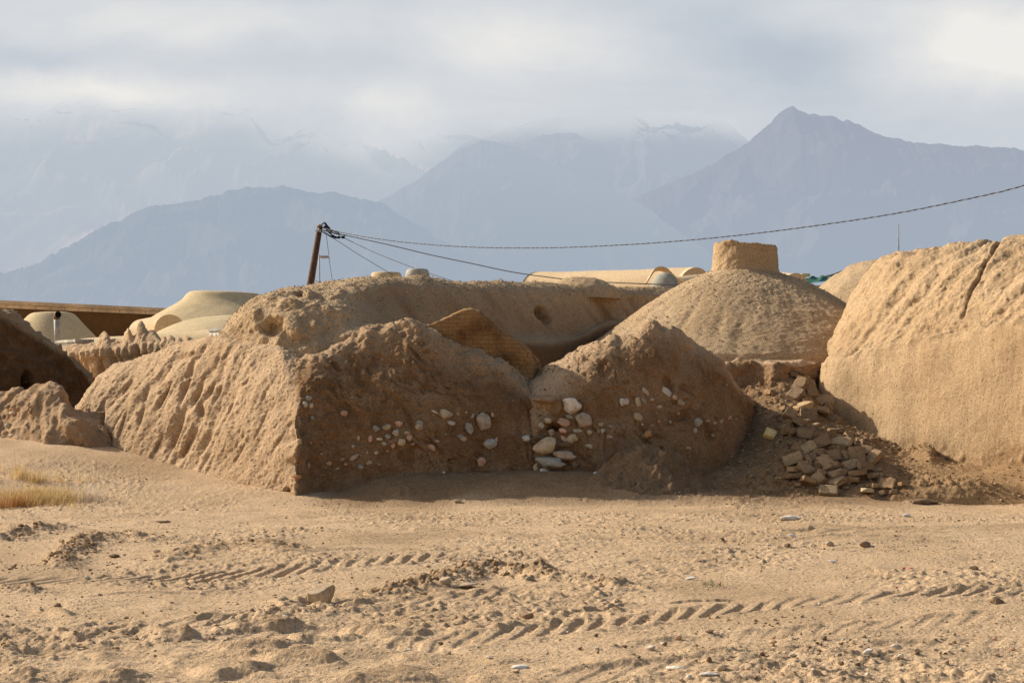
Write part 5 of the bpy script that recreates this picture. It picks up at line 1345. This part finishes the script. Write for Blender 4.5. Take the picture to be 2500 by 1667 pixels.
wire('service_cable', [(784, 562), (840, 574), (950, 598), (1050, 622), (1150, 643), (1250, 664), (1340, 677), (1420, 686), (1500, 690), (1600, 694), (1665, 696)], Yu, 37, .0125, 'thick black cable running from the pole down to the roofs at the right')
wire('thin_wire', [(838, 580), (900, 610), (960, 635), (1030, 661), (1105, 686), (1130, 694)], Yu, 40, .008, 'thin wire passing in front of the grey roof vent')
wire('thin_wire', [(790, 569), (830, 592), (870, 618), (920, 648), (960, 672)], Yu, 44, .0065, 'thin wire dropping from the pole to the tan roof vent')
wire('thin_wire', [(796, 571), (800, 600), (806, 650), (812, 690)], Yu, 44, .0065, 'thin wire dropping steeply just right of the pole')
wire('service_cable', [(2010, 676), (2035, 670), (2058, 662), (2090, 655)], 48, 46, .024, 'short black cable over the green tarpaulin')

aer = thing('television_aerial', 'thin aerial mast with a short crossbar just right of the pole', 'aerial', W(781, 720, 48))
V, Fq = tube([W(781.5, 720, 48), W(779, 622, 48)], .016, 8); mk('mast', V, Fq, M['metal'], aer)
V, Fq = tube([W(776, 628, 48), W(802, 627, 48)], .014, 8); mk('crossbar', V, Fq, M['metal'], aer)
for x in (784, 788, 792, 796, 800):
    p = W(x, 627.5, 48); V, Fq = tube([p + [0, -.22, .02], p + [0, .22, -.02]], .014, 6); mk('rod', V, Fq, M['wood_end'], aer)
ms = thing('mast', 'thin bare metal mast rising behind the large right house', 'mast', W(2194, 640, 36))
V, Fq = tube([W(2194, 650, 36), W(2194, 600, 36), W(2193.5, 546, 36)], [.013, .012, .009], 8); mk('rod', V, Fq, M['metal'], ms)
V, Fq = tube([W(2194, 650, 36), W(2194, 628, 36)], .03, 8); mk('socket', V, Fq, M['metal'], ms)

# ------------------------------------------------------------------ mountains
def mountain_mat(name, haze, k, rock, sun_streak=None, fade=None, D=5000, snow=0, low=None):
    t = NT(name); g = t.n('ShaderNodeNewGeometry'); pos = g.outputs['Position']
    sc = 1.0 / D
    n1 = t.noise(pos, 9 * sc * 4, 6, .62); n2 = t.noise(pos, 40 * sc, 7, .68, (1, .6, 1.3), -.6)
    c = t.ramp(n1, [(.35, tuple(x * .75 for x in rock)), (.65, tuple(x * 1.25 for x in rock))])
    c = t.mix(.6, c, t.ramp(n2, [(.3, tuple(x * .4 for x in rock)), (.7, tuple(x * 1.7 for x in rock))]))
    if sun_streak:
        st = t.noise(pos, 22 * sc, 6, .65, (1.2, .3, .5), -.75)
        f = t.ramp(st, [(.50, (0, 0, 0)), (.60, (1, 1, 1))])
        c = t.mix(f, c, sun_streak)  # sun through cloud gaps, painted into the rock colour as warm streaks
    sep = t.n('ShaderNodeSeparateXYZ'); t.l(pos, sep.inputs[0])
    if snow:
        sn = t.noise(pos, 60 * sc, 6, .7, (.5, .3, 2.2), -.2); hi = t.n('ShaderNodeMapRange'); t.l(sep.outputs[2], hi.inputs[0])
        hi.inputs[1].default_value = snow[0]; hi.inputs[2].default_value = snow[1]
        band = t.noise(pos, 9 * sc, 3, .5)
        f = t.math('MULTIPLY', t.math('MULTIPLY', t.math('SUBTRACT', sn, snow[2]), 12, clamp=True), t.math('MULTIPLY', hi.outputs[0], t.math('MULTIPLY', t.math('SUBTRACT', band, .45), 8, clamp=True)))
        c = t.mix(f, c, (1.2, 1.2, 1.25))
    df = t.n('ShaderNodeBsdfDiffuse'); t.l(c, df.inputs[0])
    em = t.n('ShaderNodeEmission')  # haze is painted in: glowing colour mixed over the rock, varying with height
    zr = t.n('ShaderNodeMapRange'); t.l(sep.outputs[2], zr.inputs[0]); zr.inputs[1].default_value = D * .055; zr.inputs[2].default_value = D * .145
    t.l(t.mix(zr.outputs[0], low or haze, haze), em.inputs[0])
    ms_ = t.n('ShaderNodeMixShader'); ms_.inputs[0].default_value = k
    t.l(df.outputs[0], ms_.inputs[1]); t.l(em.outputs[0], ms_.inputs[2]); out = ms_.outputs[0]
    if fade:
        n3 = t.noise(pos, 7 * sc, 5, .6, (1, .4, 1.6))
        # cloud cover: slope follows x, ragged by noise
        zz = t.math('ADD', sep.outputs[2], t.math('MULTIPLY', t.math('SUBTRACT', n3, .5), fade[2]))
        if len(fade) > 3:
            gx = t.math('DIVIDE', t.math('SUBTRACT', sep.outputs[0], fade[3]), fade[4])
            zz = t.math('ADD', zz, t.math('MULTIPLY', t.math('EXPONENT', t.math('MULTIPLY', t.math('MULTIPLY', gx, gx), -1.0)), fade[5]))
        mr = t.n('ShaderNodeMapRange', interpolation_type='SMOOTHSTEP'); t.l(zz, mr.inputs[0]); mr.inputs[1].default_value = fade[0]; mr.inputs[2].default_value = fade[1]
        tr = t.n('ShaderNodeBsdfTransparent'); m2 = t.n('ShaderNodeMixShader')
        t.l(mr.outputs[0], m2.inputs[0]); t.l(out, m2.inputs[1]); t.l(tr.outputs[0], m2.inputs[2]); out = m2.outputs[0]
    o = t.n('ShaderNodeOutputMaterial'); t.l(out, o.inputs[0])
    return t.m


def mountain(name, ridge, D, lab, mat, jag=3.0, seed=0, relief=.03, n=1000, nv=110, depth=.3):
    q = np.array(ridge, float); px = np.linspace(q[0, 0], q[-1, 0], n); py = np.interp(px, q[:, 0], q[:, 1])
    kk = np.exp(-.5 * (np.arange(-6, 7) / 2.) ** 2); kk /= kk.sum(); py = np.convolve(np.pad(py, 6, mode='edge'), kk, 'valid')
    py = py + jag * (fbm(px * .018 + seed, px * 0 + seed, None, 6, .62) + .6 * np.abs(perlin(px * .05 + seed, px * 0 + 2.5)))
    x = (px - CX) / F * D; top = EYE + (HY - py) / F * D
    v = np.linspace(0, 1, nv)[:, None]
    X = np.repeat(x[None], nv, 0); Y = D - depth * D * v + 0 * X
    X = X * (Y / D) ** .5
    Z = top[None] * (1 - v) ** 1.15 - 30 * v
    m = np.minimum(v * 5, 1) * np.minimum((1 - v) * 4, 1)
    f = 9. / D
    rg = 1 - 1.6 * np.abs(fbm(X * f * 1.7 + seed + .7 * perlin(X * f * 1.3, Y * f * 1.3) + Y * f * 1.1, Y * f * 1.9 - X * f * .5, None, 6, .44))
    Z = Z + relief * D * m * (rg - .55)
    Z[0] = top
    P = np.stack([X, Y, Z], -1)
    o = mk(name, P.reshape(-1, 3), gridfaces(nv, n)[:, ::-1].copy(), mat, origin=(0, D, 0))
    tag(o, lab, 'mountain', kind='structure')


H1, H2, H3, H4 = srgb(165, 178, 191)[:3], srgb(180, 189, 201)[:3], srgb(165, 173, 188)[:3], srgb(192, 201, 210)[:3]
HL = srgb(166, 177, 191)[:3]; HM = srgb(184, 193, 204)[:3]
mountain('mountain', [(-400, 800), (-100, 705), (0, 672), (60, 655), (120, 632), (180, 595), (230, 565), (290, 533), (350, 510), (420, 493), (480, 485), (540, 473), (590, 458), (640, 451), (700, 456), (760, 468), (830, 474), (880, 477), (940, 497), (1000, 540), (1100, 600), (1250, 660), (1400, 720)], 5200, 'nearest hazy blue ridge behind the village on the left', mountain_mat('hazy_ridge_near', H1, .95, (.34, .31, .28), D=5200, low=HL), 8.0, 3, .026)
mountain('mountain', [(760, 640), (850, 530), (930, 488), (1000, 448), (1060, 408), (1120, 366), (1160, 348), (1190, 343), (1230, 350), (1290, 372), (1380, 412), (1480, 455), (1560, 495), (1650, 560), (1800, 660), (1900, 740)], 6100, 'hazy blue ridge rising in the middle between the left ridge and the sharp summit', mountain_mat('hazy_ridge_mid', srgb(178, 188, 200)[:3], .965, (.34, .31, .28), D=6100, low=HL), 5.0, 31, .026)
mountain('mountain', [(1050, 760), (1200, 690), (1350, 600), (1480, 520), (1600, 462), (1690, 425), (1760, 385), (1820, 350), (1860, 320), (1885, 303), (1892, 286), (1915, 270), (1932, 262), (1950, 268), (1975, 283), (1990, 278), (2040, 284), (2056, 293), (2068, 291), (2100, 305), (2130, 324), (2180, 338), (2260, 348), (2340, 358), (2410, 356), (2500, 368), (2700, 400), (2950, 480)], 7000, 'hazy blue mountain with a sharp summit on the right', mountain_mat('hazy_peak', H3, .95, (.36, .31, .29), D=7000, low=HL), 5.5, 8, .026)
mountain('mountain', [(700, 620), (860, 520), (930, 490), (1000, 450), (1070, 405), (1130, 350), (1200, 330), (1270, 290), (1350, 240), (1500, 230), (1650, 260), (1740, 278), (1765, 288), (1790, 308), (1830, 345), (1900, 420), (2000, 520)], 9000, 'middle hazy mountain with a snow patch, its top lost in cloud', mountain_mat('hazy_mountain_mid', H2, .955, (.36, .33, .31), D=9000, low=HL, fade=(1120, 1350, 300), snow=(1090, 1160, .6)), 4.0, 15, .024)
mountain('mountain', [(-500, 300), (-100, 215), (200, 190), (500, 180), (760, 190), (900, 230), (1000, 260), (1200, 300), (1500, 330), (1800, 400), (2100, 500)], 11500, 'palest far mountain wall on the left with warm sunlit streaks, its top lost in cloud', mountain_mat('hazy_mountain_far', H4, .94, (.26, .24, .24), (1.3, .8, .55), D=11500, low=HM, fade=(1400, 1760, 620, -880, 420, 230), snow=(1250, 1600, .58)), 5.0, 23, .024)

# ------------------------------------------------------------------ sky, sun, camera
AZ, EL = math.radians(26), math.radians(31)            # sun: left, 26 degrees behind the ruins, 31 degrees up
sd = Vector((-math.cos(AZ) * math.cos(EL), math.sin(AZ) * math.cos(EL), math.sin(EL)))
L = bpy.data.lights.new('sun', 'SUN'); L.energy = 5.0; L.angle = math.radians(.55); L.color = (1, .93, .82)
lo = bpy.data.objects.new('sun', L); C.objects.link(lo); lo.rotation_euler = sd.to_track_quat('Z', 'Y').to_euler(); lo.location = (0, 0, 30)

w = bpy.data.worlds.new('World'); bpy.context.scene.world = w; w.use_nodes = True
t = NT.__new__(NT); t.t = w.node_tree; t.t.nodes.clear()
sky = t.n('ShaderNodeTexSky', sky_type='NISHITA'); sky.sun_disc = False; sky.sun_elevation = EL
sky.sun_rotation = math.atan2(sd.x, sd.y); sky.dust_density = 4.0; sky.air_density = 1.2
tc = t.n('ShaderNodeTexCoord'); sp_ = t.n('ShaderNodeSeparateXYZ'); t.l(tc.outputs['Generated'], sp_.inputs[0])
dx, dy, dz = sp_.outputs
yy = t.math('MAXIMUM', dy, .08)
u0 = t.math('DIVIDE', dx, yy); v0 = t.math('DIVIDE', dz, yy)
cb = t.n('ShaderNodeCombineXYZ'); t.l(u0, cb.inputs[0]); t.l(v0, cb.inputs[1])
wn = t.n('ShaderNodeTexNoise'); wn.inputs['Scale'].default_value = 9; wn.inputs['Detail'].default_value = 8; wn.inputs['Roughness'].default_value = .6; t.l(cb.outputs[0], wn.inputs['Vector'])
ws = t.n('ShaderNodeSeparateColor'); t.l(wn.outputs['Color'], ws.inputs[0])
u = t.math('ADD', u0, t.math('MULTIPLY', t.math('SUBTRACT', ws.outputs[0], .5), .09))
v = t.math('ADD', v0, t.math('MULTIPLY', t.math('SUBTRACT', ws.outputs[1], .5), .05))
mp = t.n('ShaderNodeMapping'); mp.inputs['Scale'].default_value = (4.5, 13, 1); t.l(cb.outputs[0], mp.inputs[0])
cn = t.n('ShaderNodeTexNoise'); cn.inputs['Scale'].default_value = 1.2; cn.inputs['Detail'].default_value = 9; cn.inputs['Roughness'].default_value = .58; cn.inputs['Distortion'].default_value = .35; t.l(mp.outputs[0], cn.inputs['Vector'])
acc = t.math('MULTIPLY', t.math('SUBTRACT', cn.outputs['Fac'], .5), .95)


def blobw(px, py, sx, sy, amp):
    global acc
    a = t.math('DIVIDE', t.math('SUBTRACT', u, (px - CX) / F), sx / F); b = t.math('DIVIDE', t.math('SUBTRACT', v, (HY - py) / F), sy / F)
    e = t.math('EXPONENT', t.math('MULTIPLY', t.math('ADD', t.math('MULTIPLY', a, a), t.math('MULTIPLY', b, b)), -1.0))
    acc = t.math('ADD', acc, t.math('MULTIPLY', e, amp))


for bl in [(450, 60, 330, 70, .30), (230, 240, 330, 40, .38), (920, 260, 130, 60, .35), (1280, 100, 330, 90, .38), (2440, 130, 230, 100, .62), (100, 160, 200, 50, -.22), (720, 130, 250, 60, -.18), (1850, 130, 400, 110, -.32), (2280, 320, 420, 80, -.22), (1700, 290, 160, 60, .12), (1150, 290, 220, 50, .1), (1500, 20, 300, 40, -.1), (2050, 30, 260, 40, .15)]:
    blobw(*bl)
fac = t.math('ADD', acc, .5, clamp=True)
cc = t.ramp(fac, [(0, srgb(180, 190, 203)), (.35, srgb(199, 206, 214)), (.6, srgb(214, 217, 221)), (.85, srgb(228, 228, 227)), (1, srgb(239, 237, 233))])
STR = .125
cs = t.n('ShaderNodeVectorMath', operation='SCALE'); t.l(cc, cs.inputs[0]); cs.inputs['Scale'].default_value = 1 / STR
m1 = t.n('ShaderNodeMapRange', interpolation_type='SMOOTHSTEP'); t.l(dy, m1.inputs[0]); m1.inputs[1].default_value = .35; m1.inputs[2].default_value = .85
m2 = t.n('ShaderNodeMapRange', interpolation_type='SMOOTHSTEP'); t.l(dz, m2.inputs[0]); m2.inputs[1].default_value = .62; m2.inputs[2].default_value = .26
cover = t.math('MULTIPLY', m1.outputs[0], m2.outputs[0])
mx = t.mix(cover, sky.outputs[0], cs.outputs[0])
bg = t.n('ShaderNodeBackground'); t.l(mx, bg.inputs[0]); bg.inputs[1].default_value = STR
ow = t.n('ShaderNodeOutputWorld'); t.l(bg.outputs[0], ow.inputs[0])

cam = bpy.data.cameras.new('camera'); co = bpy.data.objects.new('camera', cam); C.objects.link(co)
co.location = (0, 0, EYE); co.rotation_euler = (math.pi / 2, 0, 0)
cam.sensor_width = 36; cam.lens = F / 2500 * 36; cam.shift_y = (HY - 833.5) / 2500
cam.clip_start = .1; cam.clip_end = 40000
sc = bpy.context.scene; sc.camera = co
sc.view_settings.view_transform = 'Standard'; sc.view_settings.look = 'None'; sc.view_settings.exposure = 0
sc.cycles.max_bounces = 6; sc.cycles.transparent_max_bounces = 8
